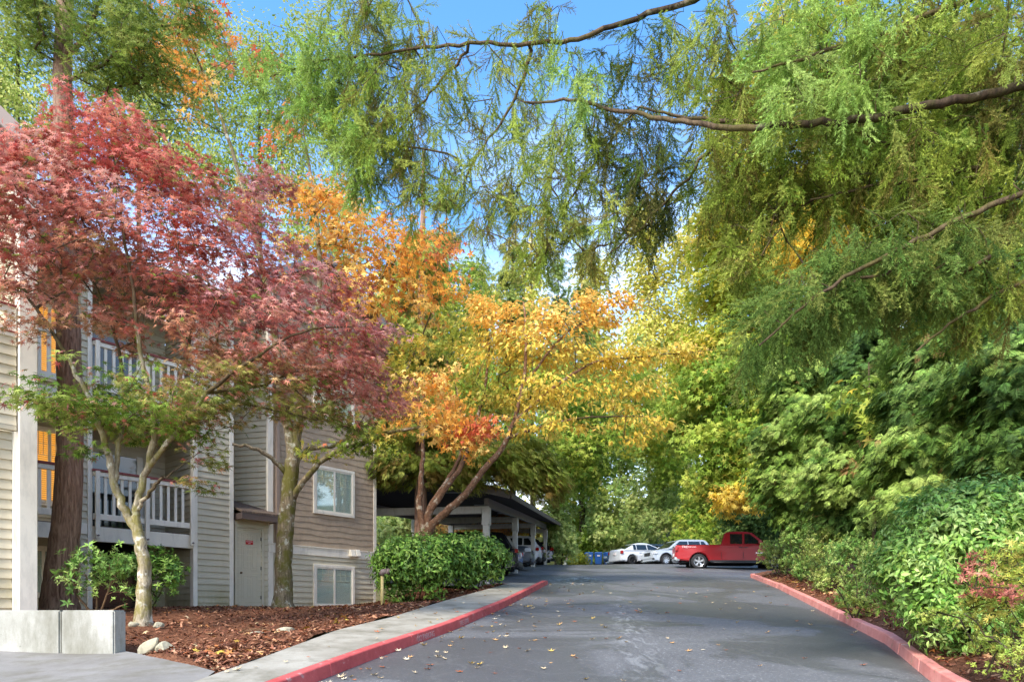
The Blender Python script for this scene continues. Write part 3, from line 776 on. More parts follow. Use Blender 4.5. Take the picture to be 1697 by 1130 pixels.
# ---- rocks and the concrete wall
def rock(name, label, p, size, seed, rot):
    bm = bmesh.new(); bmesh.ops.create_icosphere(bm, subdivisions=3, radius=1)
    r = np.random.default_rng(seed); dirs = norm(r.normal(size=(14, 3))); lim = r.uniform(.55, .95, 14)
    for v in bm.verts:
        c = np.array(v.co)
        for d, l in zip(dirs, lim):
            k = c @ d
            if k > l: c = c - d * (k - l)
        c = c + r.normal(0, .012, 3); v.co = c * np.array(size)
    me = bpy.data.meshes.new(name); bmesh.ops.rotate(bm, verts=bm.verts, cent=(0, 0, 0), matrix=Matrix.Rotation(rot[0], 3, 'Y') @ Matrix.Rotation(rot[1], 3, 'Z'))
    bm.to_mesh(me); bm.free(); me.materials.append(M['rock_pale'])
    o = bpy.data.objects.new(name, me); COL.objects.link(o); o.location = p
    return tag(o, label, 'rock')
def build_small():
    z = lambda x, y: float(bed_z(x, y))
    rock('rock', 'long pale rock leaning against another by the concrete wall', (-4.83, 9.1, z(-4.83, 9.1) + .1), (.2, .1, .085), 1, (-.62, .3))
    rock('rock', 'short blocky pale rock propping up the leaning one', (-4.6, 9.05, z(-4.6, 9.05) + .05), (.12, .1, .12), 2, (.35, .7))
    rock('rock', 'flat tan rock in the mulch near the sidewalk', (-3.55, 10.7, z(-3.55, 10.7) + .03), (.17, .11, .08), 3, (.05, .1))
    rock('rock', 'small grey stone sunk in mulch beside the tan rock', (-3.95, 10.6, z(-3.95, 10.6) + .005), (.14, .09, .05), 4, (0, .5))
    rock('rock', 'tiny pale pebble at the mulch edge near the sidewalk corner', (-3.55, 8.0, z(-3.55, 8.0) + .01), (.05, .04, .03), 5, (0, .2))
    rock('rock', 'grey stone at the left foot of the red maple', (-5.85, 10.55, z(-5.85, 10.55) + .03), (.08, .07, .06), 6, (0, .2))
    rock('rock', 'grey stone at the right foot of the red maple', (-5.5, 10.6, z(-5.5, 10.6) + .03), (.1, .07, .06), 7, (0, .8))
    # low concrete planter wall, bottom left
    mb = MB(); p0 = np.array([-5.12, 8.78]); d = np.array([-.995, .1]); d /= np.linalg.norm(d); n = np.array([d[1], -d[0]])
    n = n if n[1] < 0 else -n
    for t0, t1 in ((0, .74), (.752, 3.2), (3.212, 6.2), (6.212, 9.5)):
        mb.ob(p0, d, n, t0, t1, -.24, 0, -.75, .075)
    o = mb.build('planter_wall', M['concrete_wall'], bevel=.018, base=(-5.12, 8.78, -.6))
    tag(o, 'low pale concrete planter wall at the lower left corner', 'wall')
    # concrete kick wall right of the building corner
    mb = MB(); q0 = P(622, 1005, 22.6); q1 = P(700, 1000, 22.2)
    mb.bar((q0[0], q0[1], .45), (q1[0], q1[1], .5), .2, .9)
    tag(mb.build('retaining_wall', M['concrete_mossy'], bevel=.015, base=(q0[0], q0[1], .2)), 'low mossy concrete wall running right from the building corner', 'wall')
    # yellow standpipe
    b = P(633.5, 1011, 17.6); b[2] = z(b[0], b[1]) - .05
    t = thing('standpipe', 'thin yellowed standpipe with rusty grey cap before the hedge', 'pipe', b)
    top = P(633.5, 952, 17.6)
    MB().tube([b, b + (0, 0, .4), top], .042, 12).build('pole', M['yellow_pipe'], t, smooth=True)
    mb = MB(); mb.tube([top + (-.03, 0, .0), top + (.02, -.01, .07), top + (.13, -.02, .09)], [.07, .085, .075], 12); mb.tube([top + (.12, -.02, .09), top + (.2, -.02, .06)], [.085, .08], 12)
    mb.build('cap', M['rusty_cap'], t, smooth=True)
    # dry twig lying on the mulch
    sk = Skel(400); r = np.random.default_rng(2); b = np.array([-4.15, 10.35, z(-4.15, 10.35) + .04])
    sk.limb([b, b + (.25, .05, .05), b + (.5, 0, .03)], .012, .004, 4); sk.attach(b + r.uniform(-1, 1, (9, 3)) * (.3, .12, .03) + (.3, 0, .06), r, step=.1)
    V, f, _ = sk.mesh(r_tip=.003, sides=5)
    tag(mesh_np('fallen_twig', V, f, M['twig_brown'], base=b), 'bare dry twig lying on the mulch left of the rock', 'twig')
# ================================================================ apartment building
A2 = np.array([.647, .763]); A2 = A2 / np.linalg.norm(A2); N2 = np.array([A2[1], -A2[0]])
O1 = np.array([-7.64, 18.6]); O2 = np.array([-330.5 / F * 20.7, 20.7]); O3 = np.array([(29 - CX) / F * 11.4, 11.4])
def tpx(px, O, d=A2):
    u = (px - CX) / F; return (u * O[1] - O[0]) / (d[0] - u * d[1])
def zpx(px, py, O, d=A2):
    return (HY - py) / F * (O[1] + d[1] * tpx(px, O, d))

def siding(parent, O, d, n, t0, t1, z0, z1, off=0.0, expo=.165, mat='siding_paint', name='siding'):
    V, Fs = [], []
    o = np.array(O)
    def pt(t, q, z): p = o + d * t + n * (off + q); return (p[0], p[1], z)
    z = z0; k = 0; r = np.random.default_rng(int(abs(t0) * 100 + z0 * 10))
    while z < z1 - .01:
        zt = min(z + expo, z1); b = len(V); q = .034 + r.uniform(-.002, .002)
        V += [pt(t0, .001, z), pt(t1, .001, z), pt(t1, q, z), pt(t0, q, z), pt(t1, .003, zt), pt(t0, .003, zt)]
        Fs += [[b, b + 1, b + 2, b + 3], [b + 3, b + 2, b + 4, b + 5]]; z = zt
    # solid backing so the wall has thickness
    b = len(V); th = -.14
    V += [pt(t0, 0, z0), pt(t1, 0, z0), pt(t1, th, z0), pt(t0, th, z0), pt(t0, 0, z1), pt(t1, 0, z1), pt(t1, th, z1), pt(t0, th, z1)]
    Fs += [[b + 3, b + 2, b + 1, b], [b + 4, b + 5, b + 6, b + 7], [b + 1, b + 2, b + 6, b + 5], [b + 2, b + 3, b + 7, b + 6], [b + 3, b, b + 4, b + 7]]
    return mesh_np(name, V, [Fs], M[mat], parent)
def shingles(parent, O, d, n, t0, t1, z0, z1):
    V, Fs = [], []; o = np.array(O); r = np.random.default_rng(8)
    def pt(t, q, z): p = o + d * t + n * q; return (p[0], p[1], z)
    z = z0; ex = .182; row = 0
    while z < z1:
        t = t0 - r.uniform(0, .15); ph = r.uniform(0, 6)
        while t < t1:
            w = r.uniform(.09, .17); a, b_ = max(t, t0), min(t + w, t1)
            if b_ - a > .01:
                dz = .016 * math.sin(t * 5.2 + ph) + r.uniform(-.006, .006); q = .02 + r.uniform(-.003, .003); b = len(V)
                zb, zt = z + dz, min(z + ex + .03, z1)
                if zt > zb:
                    V += [pt(a + .003, .001, zb), pt(b_ - .003, .001, zb), pt(b_ - .003, q, zb), pt(a + .003, q, zb), pt(b_ - .003, .002, zt), pt(a + .003, .002, zt)]
                    Fs += [[b, b + 1, b + 2, b + 3], [b + 3, b + 2, b + 4, b + 5]]
            t += w
        z += ex; row += 1
    b = len(V); th = -.14
    V += [pt(t0, 0, z0), pt(t1, 0, z0), pt(t1, th, z0), pt(t0, th, z0), pt(t0, 0, z1), pt(t1, 0, z1), pt(t1, th, z1), pt(t0, th, z1)]
    Fs += [[b, b + 1, b + 5, b + 4], [b + 3, b + 2, b + 1, b], [b + 4, b + 5, b + 6, b + 7], [b + 1, b + 2, b + 6, b + 5], [b + 2, b + 3, b + 7, b + 6], [b + 3, b, b + 4, b + 7]]
    return mesh_np('shingle_wall', V, [Fs], M['shingle_paint'], parent)

def window(parent, O, d, n, t0, t1, z0, z1, lit=False, off=0.0, grid=True, cw=.085):
    mb = MB()
    for a in ((t0, t1, z1 - cw, z1), (t0, t1, z0, z0 + cw), (t0, t0 + cw, z0 + cw, z1 - cw), (t1 - cw, t1, z0 + cw, z1 - cw)):
        mb.ob(O, d, n, a[0], a[1], off - .02, off + .066, a[2], a[3])
    w = mb.build('window', M['white_trim'], parent, bevel=.004, seg=1)
    i0, i1, j0, j1 = t0 + cw, t1 - cw, z0 + cw, z1 - cw; fr = .045; mid = (i0 + i1) / 2
    mb = MB()
    for a in ((i0, i1, j1 - fr, j1), (i0, i1, j0, j0 + fr), (i0, i0 + fr, j0 + fr, j1 - fr), (i1 - fr, i1, j0 + fr, j1 - fr), (mid - .035, mid + .035, j0 + fr, j1 - fr)):
        mb.ob(O, d, n, *a[:2], off + .012, off + .05, *a[2:])
    mb.build('sash', M['white_trim'], w)
    for (p0, p1, q) in ((i0 + fr, mid - .035, .047), (mid + .035, i1 - fr, .044)):
        MB().ob(O, d, n, p0, p1, off + q - .0005, off + q, j0 + fr, j1 - fr).build('pane', M['window_glass'], w)
        if grid:
            mb = MB(); h = (j1 - j0 - 2 * fr)
            for k in (1, 2): tt = p0 + (p1 - p0) * k / 3; mb.ob(O, d, n, tt - .007, tt + .007, off + q - .005, off + q - .0015, j1 - fr - .34 * h, j1 - fr)
            for k in (.17, .34): zz = j1 - fr - k * h; mb.ob(O, d, n, p0, p1, off + q - .0052, off + q - .0017, zz - .007, zz + .007)
            mb.build('grille', M['white_trim'], w)
        MB().ob(O, d, n, p0, p1, off - .01, off + .03, j0 + fr, j1 - fr).build('lit_room' if lit else 'room_dark', M['lit_room' if lit else 'dark_interior'], w)
        pitch = .052 if lit else .034
        mb = MB(); z = j0 + fr
        while z < j1 - fr - .02:
            o = np.array(O); c = [o + d * p0 + n * (off + .031), o + d * p1 + n * (off + .031), o + d * p1 + n * (off + .037), o + d * p0 + n * (off + .037)]
            mb.add([(*c[0], z + .034), (*c[1], z + .034), (*c[2], z + .002), (*c[3], z + .002)], [(0, 1, 2, 3)]); z += pitch
        mb.build('blind', M['lit_blind' if lit else 'blind_white'], w)
    return w

def railing(parent, O, d, n, t0, t1, zd, newels):
    """white balcony railing: red-brown cap, top and bottom rails, wide balusters"""
    zt = zd + 1.27
    r_ = MB().ob(O, d, n, t0, t1, .0, .09, zt - .14, zt - .035).ob(O, d, n, t0, t1, .01, .08, zd + .11, zd + .25).build('railing', M['white_trim'], parent, bevel=.004, seg=1)
    MB().ob(O, d, n, t0 - .02, t1 + .02, -.03, .12, zt - .034, zt + .02).build('rail_cap', M['rail_cap'], r_, bevel=.004, seg=1)
    for t in newels:
        MB().ob(O, d, n, t - .045, t + .045, .092, .17, zd - .34, zt - .032).build('newel_post', M['white_trim'], r_, bevel=.004, seg=1)
        q = np.array(O) + d * t
        MB().tube([(*(q + n * .17), zd - .27), (*(q + n * .21), zd - .27)], .022, 8).build('bolt', M['rusty_cap'], r_)
    k = int((t1 - t0) / .172)
    me = None
    for i in range(k):
        t = t0 + (i + .5) * (t1 - t0) / k
        if any(abs(t - x) < .05 for x in newels): continue
        MB().ob(O, d, n, t - .032, t + .032, .012, .05, zd + .251, zt - .141).build('baluster', M['white_trim'], r_)
    return r_

def build_building():
    b = thing('apartment_building', 'three storey apartment building with beige lap siding, brown shingles and white railed balconies', 'building', (-8, 18, .2))
    d, n = A2, N2
    t = lambda px: tpx(px, O1)
    zd2, zd3, zr = 2.15, 5.2, 8.3
    BK = -1.7
    T_l, T_pier0, T_pier1, T_bay1, T_end = t(8), t(133), t(152), t(320), t(384)
    # ---- front panel with siding, returns and back walls of the balconies
    siding(b, O1, d, n, T_bay1 + .03, T_end, .18, zr)
    siding(b, O1, d, n, T_pier0, T_pier1 - .1, -.2, zr)
    siding(b, O1, d, n, T_l - 3.5, T_bay1, -.4, zr, off=BK, name='balcony_back_wall')
    # returns (seen inside the bays)
    for tt, s in ((T_bay1 + .02, -1), (T_pier1 - .12, 1), (T_pier0 + .01, -1)):
        o = np.array(O1) + d * tt; siding(b, o, n, d * s, BK, -.15, -.4, zr, name='balcony_side_wall')
    # decks and beams
    for (a0, a1) in ((T_pier1 - .02, T_bay1 + .02), (T_l - 3.5, T_pier0)):
        for zd in (zd2, zd3):
            MB().ob(O1, d, n, a0, a1, BK, -.06, zd - .2, zd - .02).build('balcony_deck', M['deck_wood'], b)
            MB().ob(O1, d, n, a0, a1, -.055, .03, zd - .40, zd - .05).build('balcony_beam', M['post_trim'], b, bevel=.005, seg=1)
            railing(b, O1, d, n, a0 + .03, a1 - .03, zd, [a0 + .1, (a0 + a1) / 2, a1 - .1] if a0 > -4 else [a1 - .1])
    MB().ob(O1, d, n, T_l - 3.5, T_bay1, BK, -.1, -.55, .12).build('patio_slab', M['concrete_drive'], b, bevel=.01, seg=1)
    MB().ob(O1, d, n, T_bay1 - .1, T_end + .05, -.12, .0, -.4, .2).build('foundation', M['concrete_mossy'], b)
    # posts and corner trims
    for (p0, p1, o0, o1) in ((T_pier1 - .1, T_pier1, -.1, .05), (T_bay1 - .02, T_bay1 + .09, -.12, .06), (T_end - .08, T_end + .04, -.1, .035)):
        MB().ob(O1, d, n, p0, p1, o0, o1, .05, zr).build('corner_trim', M['white_trim'], b, bevel=.004, seg=1)
    MB().ob(O1, d, n, T_pier0 - .02, T_pier1 - .11, .018, .05, zd2 - .25, zd2 + .0).build('belt_trim', M['white_trim'], b, bevel=.004, seg=1)
    # sliding doors and windows at the back of the bays
    for z0 in (-.1, zd2, zd3):
        c = (T_pier1 + T_bay1) / 2
        MB().ob(O1, d, n, T_bay1 - .75, T_bay1 - .6, BK + .02, BK + .07, z0, z0 + 2.1).build('door_frame', M['white_trim'], b)
        MB().ob(O1, d, n, T_bay1 - 1.9, T_bay1 - .75, BK + .02, BK + .05, z0 + .05, z0 + 2.05).build('patio_door_glass', M['car_glass'], b)
    Ob = np.array(O1) + n * BK; tb_ = lambda px: tpx(px, Ob)
    window(b, O1, d, n, tb_(44), tb_(116), zpx(75, 838, Ob), zpx(75, 708, Ob), lit=True, off=BK + .02)
    window(b, O1, d, n, tb_(44), tb_(116), zpx(75, 838, Ob) + 3.05, zpx(75, 708, Ob) + 3.05, lit=True, off=BK + .02)
    window(b, O1, d, n, tb_(44), tb_(96), zpx(75, 990, Ob), zpx(75, 905, Ob), off=BK + .02)
    # ---- brown shingled block to the right
    tr = tpx(449, O2); tR = tpx(622, O2); t2 = lambda px: tpx(px, O2)
    zb = zpx(528, 908, O2); ztop = 9.3
    siding(b, O2, d, n, tr, tR, .22, zb - .05)
    shingles(b, O2, d, n, tr, tR, zb + .02, ztop)
    MB().ob(O2, d, n, tr - .1, tR, .0, .05, zb - .24, zb + .02).build('belt_trim', M['white_trim'], b, bevel=.005, seg=1)
    MB().ob(O2, d, n, tr - .12, tR, .05, .075, zb + .0, zb + .03).build('belt_cap', M['white_trim'], b)
    MB().ob(O2, d, n, tr - .05, tR + .02, -.12, .0, -.3, .215).build('foundation', M['concrete_mossy'], b)
    MB().ob(O2, d, n, tr - .12, tr + .05, -.05, .04, .2, ztop).build('corner_trim', M['white_trim'], b, bevel=.004, seg=1)
    MB().ob(O2, d, n, tR - .09, tR + .02, -.1, .035, .45, ztop).build('corner_trim', M['white_trim'], b, bevel=.004, seg=1)
    for (y0, y1, dz) in ((768.7, 849.9, 0), (934, 1006.5, 0), (768.7, 849.9, 2.95)):
        window(b, O2, d, n, t2(518), t2(586), zpx(518, y1, O2) + dz, zpx(518, y0, O2) + dz)
    # side and back walls of the block and a gable roof
    back = -6.5
    for (tt, s) in ((tR + .0, 1),):
        siding(b, np.array(O2) + d * tt, -n, d * s, .0, 6.4, .1, ztop, name='siding')
    MB().ob(O2, d, n, tr - 6.5, tR - .02, back - .15, back, -.2, ztop).build('rear_wall', M['siding_paint'], b)
    mid = (tr + tR) / 2 - .2; hw = (tR - tr) / 2 + .65; rz = ztop + hw * .62
    o = np.array(O2)
    def q(tt, of, z): p = o + d * tt + n * of; return (p[0], p[1], z)
    mb = MB()
    for s in (-1, 1):
        e0, e1 = mid + s * hw, mid
        mb.hexa([q(e0, .45, ztop - .12), q(e1, .45, rz - .12), q(e1, back, rz - .12), q(e0, back, ztop - .12), q(e0, .45, ztop + .06), q(e1, .45, rz + .06), q(e1, back, rz + .06), q(e0, back, ztop + .06)])
    rf = mb.build('roof', M['roof_shingle'], b)
    mb = MB()
    for s in (-1, 1): mb.hexa([q(mid + s * hw, .46, ztop - .2), q(mid, .46, rz - .2), q(mid, .5, rz - .2), q(mid + s * hw, .5, ztop - .2), q(mid + s * hw, .46, ztop + .08), q(mid, .46, rz + .08), q(mid, .5, rz + .08), q(mid + s * hw, .5, ztop + .08)])
    mb.build('rake_board', M['carport_beam'], rf)
    MB().add([q(mid - hw + .5, .0, ztop), q(mid + hw - .5, .0, ztop), q(mid, .0, rz - .3), q(mid - hw + .5, -.14, ztop), q(mid + hw - .5, -.14, ztop), q(mid, -.14, rz - .3)], [(0, 1, 2), (5, 4, 3)]).build('gable', M['shingle_paint'], b)
    # roof over the balcony wing
    mb = MB(); o = np.array(O1)
    def q1(tt, of, z): p = o + d * tt + n * of; return (p[0], p[1], z)
    mb.hexa([q1(T_l - 3, .6, zr - .02), q1(T_end + .3, .6, zr - .02), q1(T_end + .3, -7, zr + 1.9), q1(T_l - 3, -7, zr + 1.9), q1(T_l - 3, .6, zr + .14), q1(T_end + .3, .6, zr + .14), q1(T_end + .3, -7, zr + 2.06), q1(T_l - 3, -7, zr + 2.06)])
    rf = mb.build('roof', M['roof_shingle'], b)
    MB().ob(O1, d, n, T_l - 3, T_end + .3, .602, .64, zr - .1, zr + .16).build('fascia', M['fascia_paint'], rf)
    # ---- recessed corner between the two
    Q = np.array(O2) + d * tr + np.array([-.973, .229]) * 1.2
    dB = np.array([.973, -.229]); nB = np.array([-.229, -.973])
    siding(b, Q, dB, nB, 0, 1.14, .2, zr + 1, off=0)
    e = np.array(O1) + d * (T_end + .04); dd = Q - e; L = np.linalg.norm(dd); dd /= L; nn = np.array([dd[1], -dd[0]])
    siding(b, e - n * .05, dd, nn, 0, L, .2, zr + 1, off=-.01)
    # closet with the door and its little roof
    Oc = np.array([(389 - CX) / F * 18.75, 18.75]); tc = lambda px: tpx(px, Oc)
    c0, c1 = tc(388.5), tc(444)
    zc = zpx(412, 862, Oc)
    siding(b, Oc, d, n, c0, c1, .2, zc)
    zdt, zdb = zpx(393, 874, Oc), .26
    dr = MB().ob(Oc, d, n, tc(393.5), tc(431.5), -.02, .03, zdb, zdt).build('door', M['door_paint'], b, bevel=.004, seg=1)
    x0, x1 = tc(393.5), tc(431.5); w = x1 - x0
    mb = MB()
    for (u0, u1) in ((.15, .45), (.55, .85)):
        for (v0, v1) in ((.07, .27), (.34, .6), (.66, .93)) if False else ((.08, .4), (.47, .78), (.83, .94)):
            a0, a1, b0, b1 = x0 + w * u0, x0 + w * u1, zdb + (zdt - zdb) * v0, zdb + (zdt - zdb) * v1
            for s in ((a0, a1, b0, b0 + .02), (a0, a1, b1 - .02, b1), (a0, a0 + .02, b0 + .02, b1 - .02), (a1 - .02, a1, b0 + .02, b1 - .02)): mb.ob(Oc, d, n, s[0], s[1], .03, .037, s[2], s[3])
            mb.ob(Oc, d, n, a0 + .05, a1 - .05, .03, .036, b0 + .05, b1 - .05)
    mb.build('door_panel', M['door_paint'], dr, bevel=.003, seg=1)
    p = np.array(Oc) + d * (x0 + .07)
    MB().tube([(*(p + n * .03), zdb + .93), (*(p + n * .065), zdb + .93), (*(p + n * .07), zdb + .93), (*(p + n * .1), zdb + .93)], [.016, .016, .032, .026], 10).build('knob', M['knob_brass'], dr, smooth=True)
    for v in (.12, .5, .88): MB().ob(Oc, d, n, x1 - .012, x1 + .012, .03, .046, zdb + (zdt - zdb) * v - .05, zdb + (zdt - zdb) * v + .05).build('hinge', M['plastic_dark'], dr)
    mb = MB()
    for s in ((x0 - .09, x0 - .01, zdb - .05, zdt + .01), (x1 + .013, x1 + .09, zdb - .05, zdt + .01), (x0 - .09, x1 + .09, zdt + .011, zdt + .1)): mb.ob(Oc, d, n, s[0], s[1], -.02, .045, s[2], s[3])
    mb.build('door_frame', M['door_paint'], b, bevel=.003, seg=1)
    sx0, sx1 = tc(406), tc(418); sz0, sz1 = zpx(412, 902, Oc), zpx(412, 895.3, Oc)
    sg = MB().ob(Oc, d, n, sx0, sx1, .038, .043, sz0, sz1).build('sign', M['sign_red'], dr)
    for txt, v, h in (('NO SMOKING', .68, .3), ('AREA', .24, .3)):
        cu = bpy.data.curves.new('lettering', 'FONT'); cu.body = txt; cu.size = 1; cu.extrude = .01; cu.align_x = 'CENTER'; cu.align_y = 'CENTER'
        to = bpy.data.objects.new('tmp', cu); COL.objects.link(to); bpy.context.view_layer.update()
        me = bpy.data.meshes.new_from_object(to.evaluated_get(bpy.context.evaluated_depsgraph_get())); bpy.data.objects.remove(to)
        co = np.zeros(len(me.vertices) * 3); me.vertices.foreach_get('co', co); co = co.reshape(-1, 3)
        k = .085; ww = (sx1 - sx0) * (.82 if len(txt) > 5 else .34); co[:, 0] *= ww / (co[:, 0].max() - co[:, 0].min()); co[:, 1] *= (sz1 - sz0) * h / (co[:, 1].max() - co[:, 1].min())
        q0 = np.array(Oc) + d * (sx0 + sx1) / 2
        W = np.stack([q0[0] + d[0] * co[:, 0] + n[0] * (.0445 + co[:, 2] * .05), q0[1] + d[1] * co[:, 0] + n[1] * (.0445 + co[:, 2] * .05), sz0 + (sz1 - sz0) * v + co[:, 1]], 1) - ORIGIN[sg.name]
        me.vertices.foreach_set('co', W.astype(np.float32).ravel()); me.update(); me.materials.clear(); me.materials.append(M['sign_white'])
        o = bpy.data.objects.new('lettering', me); COL.objects.link(o); o.parent = sg
    # closet roof
    ro = np.array(Oc)
    def q2(tt, of, z): p = ro + d * tt + n * of; return (p[0], p[1], z)
    ze = zpx(400, 851, Oc) - .02; zt = ze + .5
    a0, a1 = c0 - .0, c1 + .12
    rf = MB().hexa([q2(a0, .42, ze), q2(a1, .42, ze), q2(a1, -1.1, zt), q2(a0, -1.1, zt), q2(a0, .42, ze + .05), q2(a1, .42, ze + .05), q2(a1, -1.1, zt + .05), q2(a0, -1.1, zt + .05)]).build('closet_roof', M['roof_shingle'], b)
    MB().ob(Oc, d, n, a0, a1 - .02, .37, .41, ze - .17, ze - .002).ob(Oc, d, n, a0, a0 + .04, -.6, .369, ze - .17, ze - .002).ob(Oc, d, n, a1 - .06, a1 - .02, -.6, .369, ze - .17, ze - .002).build('fascia', M['fascia_paint'], rf)
    MB().ob(Oc, d, n, a0 + .05, a1 - .07, -.3, .36, ze - .15, ze - .11).build('soffit', M['siding_paint'], rf)
    # downspout, vents
    td = tpx(458, O2)
    pp = lambda z, of: (*(np.array(O2) + d * td + n * of), z)
    MB().ob(O2, d, n, td - .055, td + .05, .03, .11, .62, ztop).build('downspout', M['tan_pipe'], b, bevel=.01, seg=2)
    MB().bar(pp(.62, .07), pp(.3, .2), .08, .08, up=(1, 0, 0)).bar(pp(.3, .2), pp(.2, .42), .08, .08, up=(1, 0, 0)).build('downspout_outlet', M['white_trim'], b)
    for px in (580, 588.5):
        tv = tpx(px, O2); zv = zpx(px, 916, O2)
        o = np.array(O2) + d * tv
        MB().hexa([(*(o + d * s * .09 + n * f), z) for z, f0 in ((zv - .12, .22), (zv + .1, .14)) for s, f in ((-1, .04), (1, .04), (1, f0), (-1, f0))]).build('vent_hood', M['post_trim'], b, bevel=.01, seg=1)
    # ---- near wing at the left edge
    zw = .1
    siding(b, O3, d, n, -4.5, -.02, zpx(10, 703, O3), zpx(10, 556, O3))
    MB().ob(O3, d, n, -4.5, -.02, -.1, .03, zpx(10, 711, O3), zpx(10, 703, O3) - .001).build('belt_trim', M['siding_paint'], b)
    siding(b, O3, d, n, -4.5, -.052, zw - .3, zpx(10, 711, O3) - .005, off=-.12)
    zp = zpx(10, 556, O3)
    MB().ob(O3, d, n, -4.5, -.02, -.1, .04, zp + .001, zp + .06).build('belt_trim', M['white_trim'], b)
    MB().ob(O3, d, n, -4.5, -.02, -.12, .06, zp + .061, zp + .085).build('rail_cap', M['rail_cap'], b)
    rl = MB().ob(O3, d, n, -4.5, -.02, -.06, .02, zp + .1, zp + .16).ob(O3, d, n, -4.5, -.02, -.06, .02, zp + .4, zp + .5).build('railing', M['white_trim'], b)
    MB().ob(O3, d, n, -4.5, -.02, -.1, .06, zp + .501, zp + .53).build('rail_cap', M['rail_cap'], rl)
    for i in range(14): MB().ob(O3, d, n, -.14 - i * .3, -.02 - i * .3, -.05, .01, zp + .161, zp + .399).build('baluster', M['white_trim'], rl)
    siding(b, O3, d, n, -4.5, .1, zp + .1, 8.0, off=-1.5)
    MB().ob(O3, d, n, .0, .26, -.16, .1, zw - .3, 8.0).build('column', M['post_trim'], b, bevel=.008, seg=1)
    MB().ob(O3, d, n, -.05, -.002, -.1, .0, zw - .3, zpx(10, 711, O3) - .01).build('corner_trim', M['white_trim'], b)
    siding(b, np.array(O3) + d * .12, n, d, -4, -.2, zw - .3, 8.0)
    # wing roof with a sloping rake
    e0, e1 = P(30, 222, 11.0), P(-160, 40, 11.0); bk = np.array([-.763, .647, 0]) * 5.0
    mb = MB(); up = np.array([0, 0, .14])
    mb.hexa([e0, e1, e1 + bk, e0 + bk, e0 + up, e1 + up, e1 + bk + up, e0 + bk + up]); rf = mb.build('roof', M['roof_shingle'], b)
    nv = np.array([n[0], n[1], 0]) * .04
    MB().hexa([e0 - up, e1 - up, e1 + nv - up, e0 + nv - up, e0 + up * 1.1, e1 + up * 1.1, e1 + nv + up * 1.1, e0 + nv + up * 1.1]).build('rake_board', M['fascia_paint'], rf)
    return b
# ================================================================ carport
DR = np.array([.142, .99]); DR = DR / np.linalg.norm(DR); NL = np.array([-DR[1], DR[0]])
def build_carport():
    o0 = np.array([-.894, 23.8])
    c = thing('carport', 'long open carport with white posts and dark shingled gable roof', 'carport', (o0[0], o0[1], 1))
    d, n = DR, NL           # d runs up the row of posts, n points left to the back row
    def p(t, o, z): q = o0 + d * t + n * o; return np.array([q[0], q[1], z])
    sp = 7.32; top = lambda t: 4.22 + .0945 * t - .0006 * max(0, t - 10) ** 2
    dep = 4.7; tl0, tl1 = -.7, 3 * sp + 2.4
    for k in range(4):
        t = k * sp
        for o, col in ((0, 'carport_grey'), (dep, 'carport_grey')):
            b = p(t, o, 0); zb = float(G(b[0], b[1])) - .05; zt = top(t) - .45
            MB().ob(b[:2], d, n, -.11, .11, -.11, .11, zb, zt).build('post', M[col], c, bevel=.012, seg=1)
            MB().ob(b[:2], d, n, -.145, .145, -.145, .145, zt - .62, zt - .0).build('post_collar', M[col], c, bevel=.02, seg=1)
        # cross beam front to back
        MB().bar(p(t, -.1, top(t) - .53), p(t, dep + .1, top(t) - .53), .14, .26).build('cross_beam', M['carport_grey'], c, bevel=.01, seg=1)
    for o in (0, dep):
        for k in range(3):
            a, e = p(k * sp, o, top(k * sp) - .28), p((k + 1) * sp, o, top((k + 1) * sp) - .28)
            MB().bar(a, e, .16, .32).build('long_beam', M['carport_beam'], c, bevel=.01, seg=1)
    # low gable roof
    mid = dep / 2; eo = -.95; eb = dep + .35; rise = .8
    mb = MB(); th = np.array([0, 0, .1])
    for (oa, za, ob_, zb) in ((eo, -.12, mid, rise), (eb, -.12, mid, rise)):
        q = [p(tl0, oa, top(tl0) + za), p(tl1, oa, top(tl1) + za), p(tl1, ob_, top(tl1) + zb), p(tl0, ob_, top(tl0) + zb)]
        mb.hexa(q + [x + th for x in q])
    rf = mb.build('roof', M['roof_shingle'], c)
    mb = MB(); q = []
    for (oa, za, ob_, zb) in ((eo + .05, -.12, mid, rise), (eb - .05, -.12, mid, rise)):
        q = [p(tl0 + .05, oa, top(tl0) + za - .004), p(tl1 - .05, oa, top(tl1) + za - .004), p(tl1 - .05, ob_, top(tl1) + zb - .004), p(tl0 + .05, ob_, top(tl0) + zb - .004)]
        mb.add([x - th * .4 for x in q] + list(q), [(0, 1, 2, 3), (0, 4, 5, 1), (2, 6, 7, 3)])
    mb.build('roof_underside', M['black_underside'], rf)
    # fascia along the eaves and gable ends
    MB().bar(p(tl0, eo - .02, top(tl0) - .1), p(tl1, eo - .02, top(tl1) - .1), .035, .2).bar(p(tl0, eb + .02, top(tl0) - .1), p(tl1, eb + .02, top(tl1) - .1), .035, .2).build('eave_fascia', M['plastic_brown'], rf)
    for t in (tl0 - .02, tl1 + .02):
        mb = MB()
        for oa in (eo, eb): mb.bar(p(t, oa, top(t) - .08), p(t, mid, top(t) + rise - .04), .04, .26)
        mb.build('gable_fascia', M['carport_beam'], rf)
    # slim strip lights under the roof
    for k in range(3):
        a = p(k * sp + 3, 2.0, 0); z = top(k * sp + 3) + rise * (2.0 - eo) / (mid - eo) - .12 - .2
        MB().box((a[0] - .5, a[1] - .06, z - .04), (a[0] + .5, a[1] + .06, z)).build('strip_light', M['lamp_clear'], c, bevel=.01)
    return c

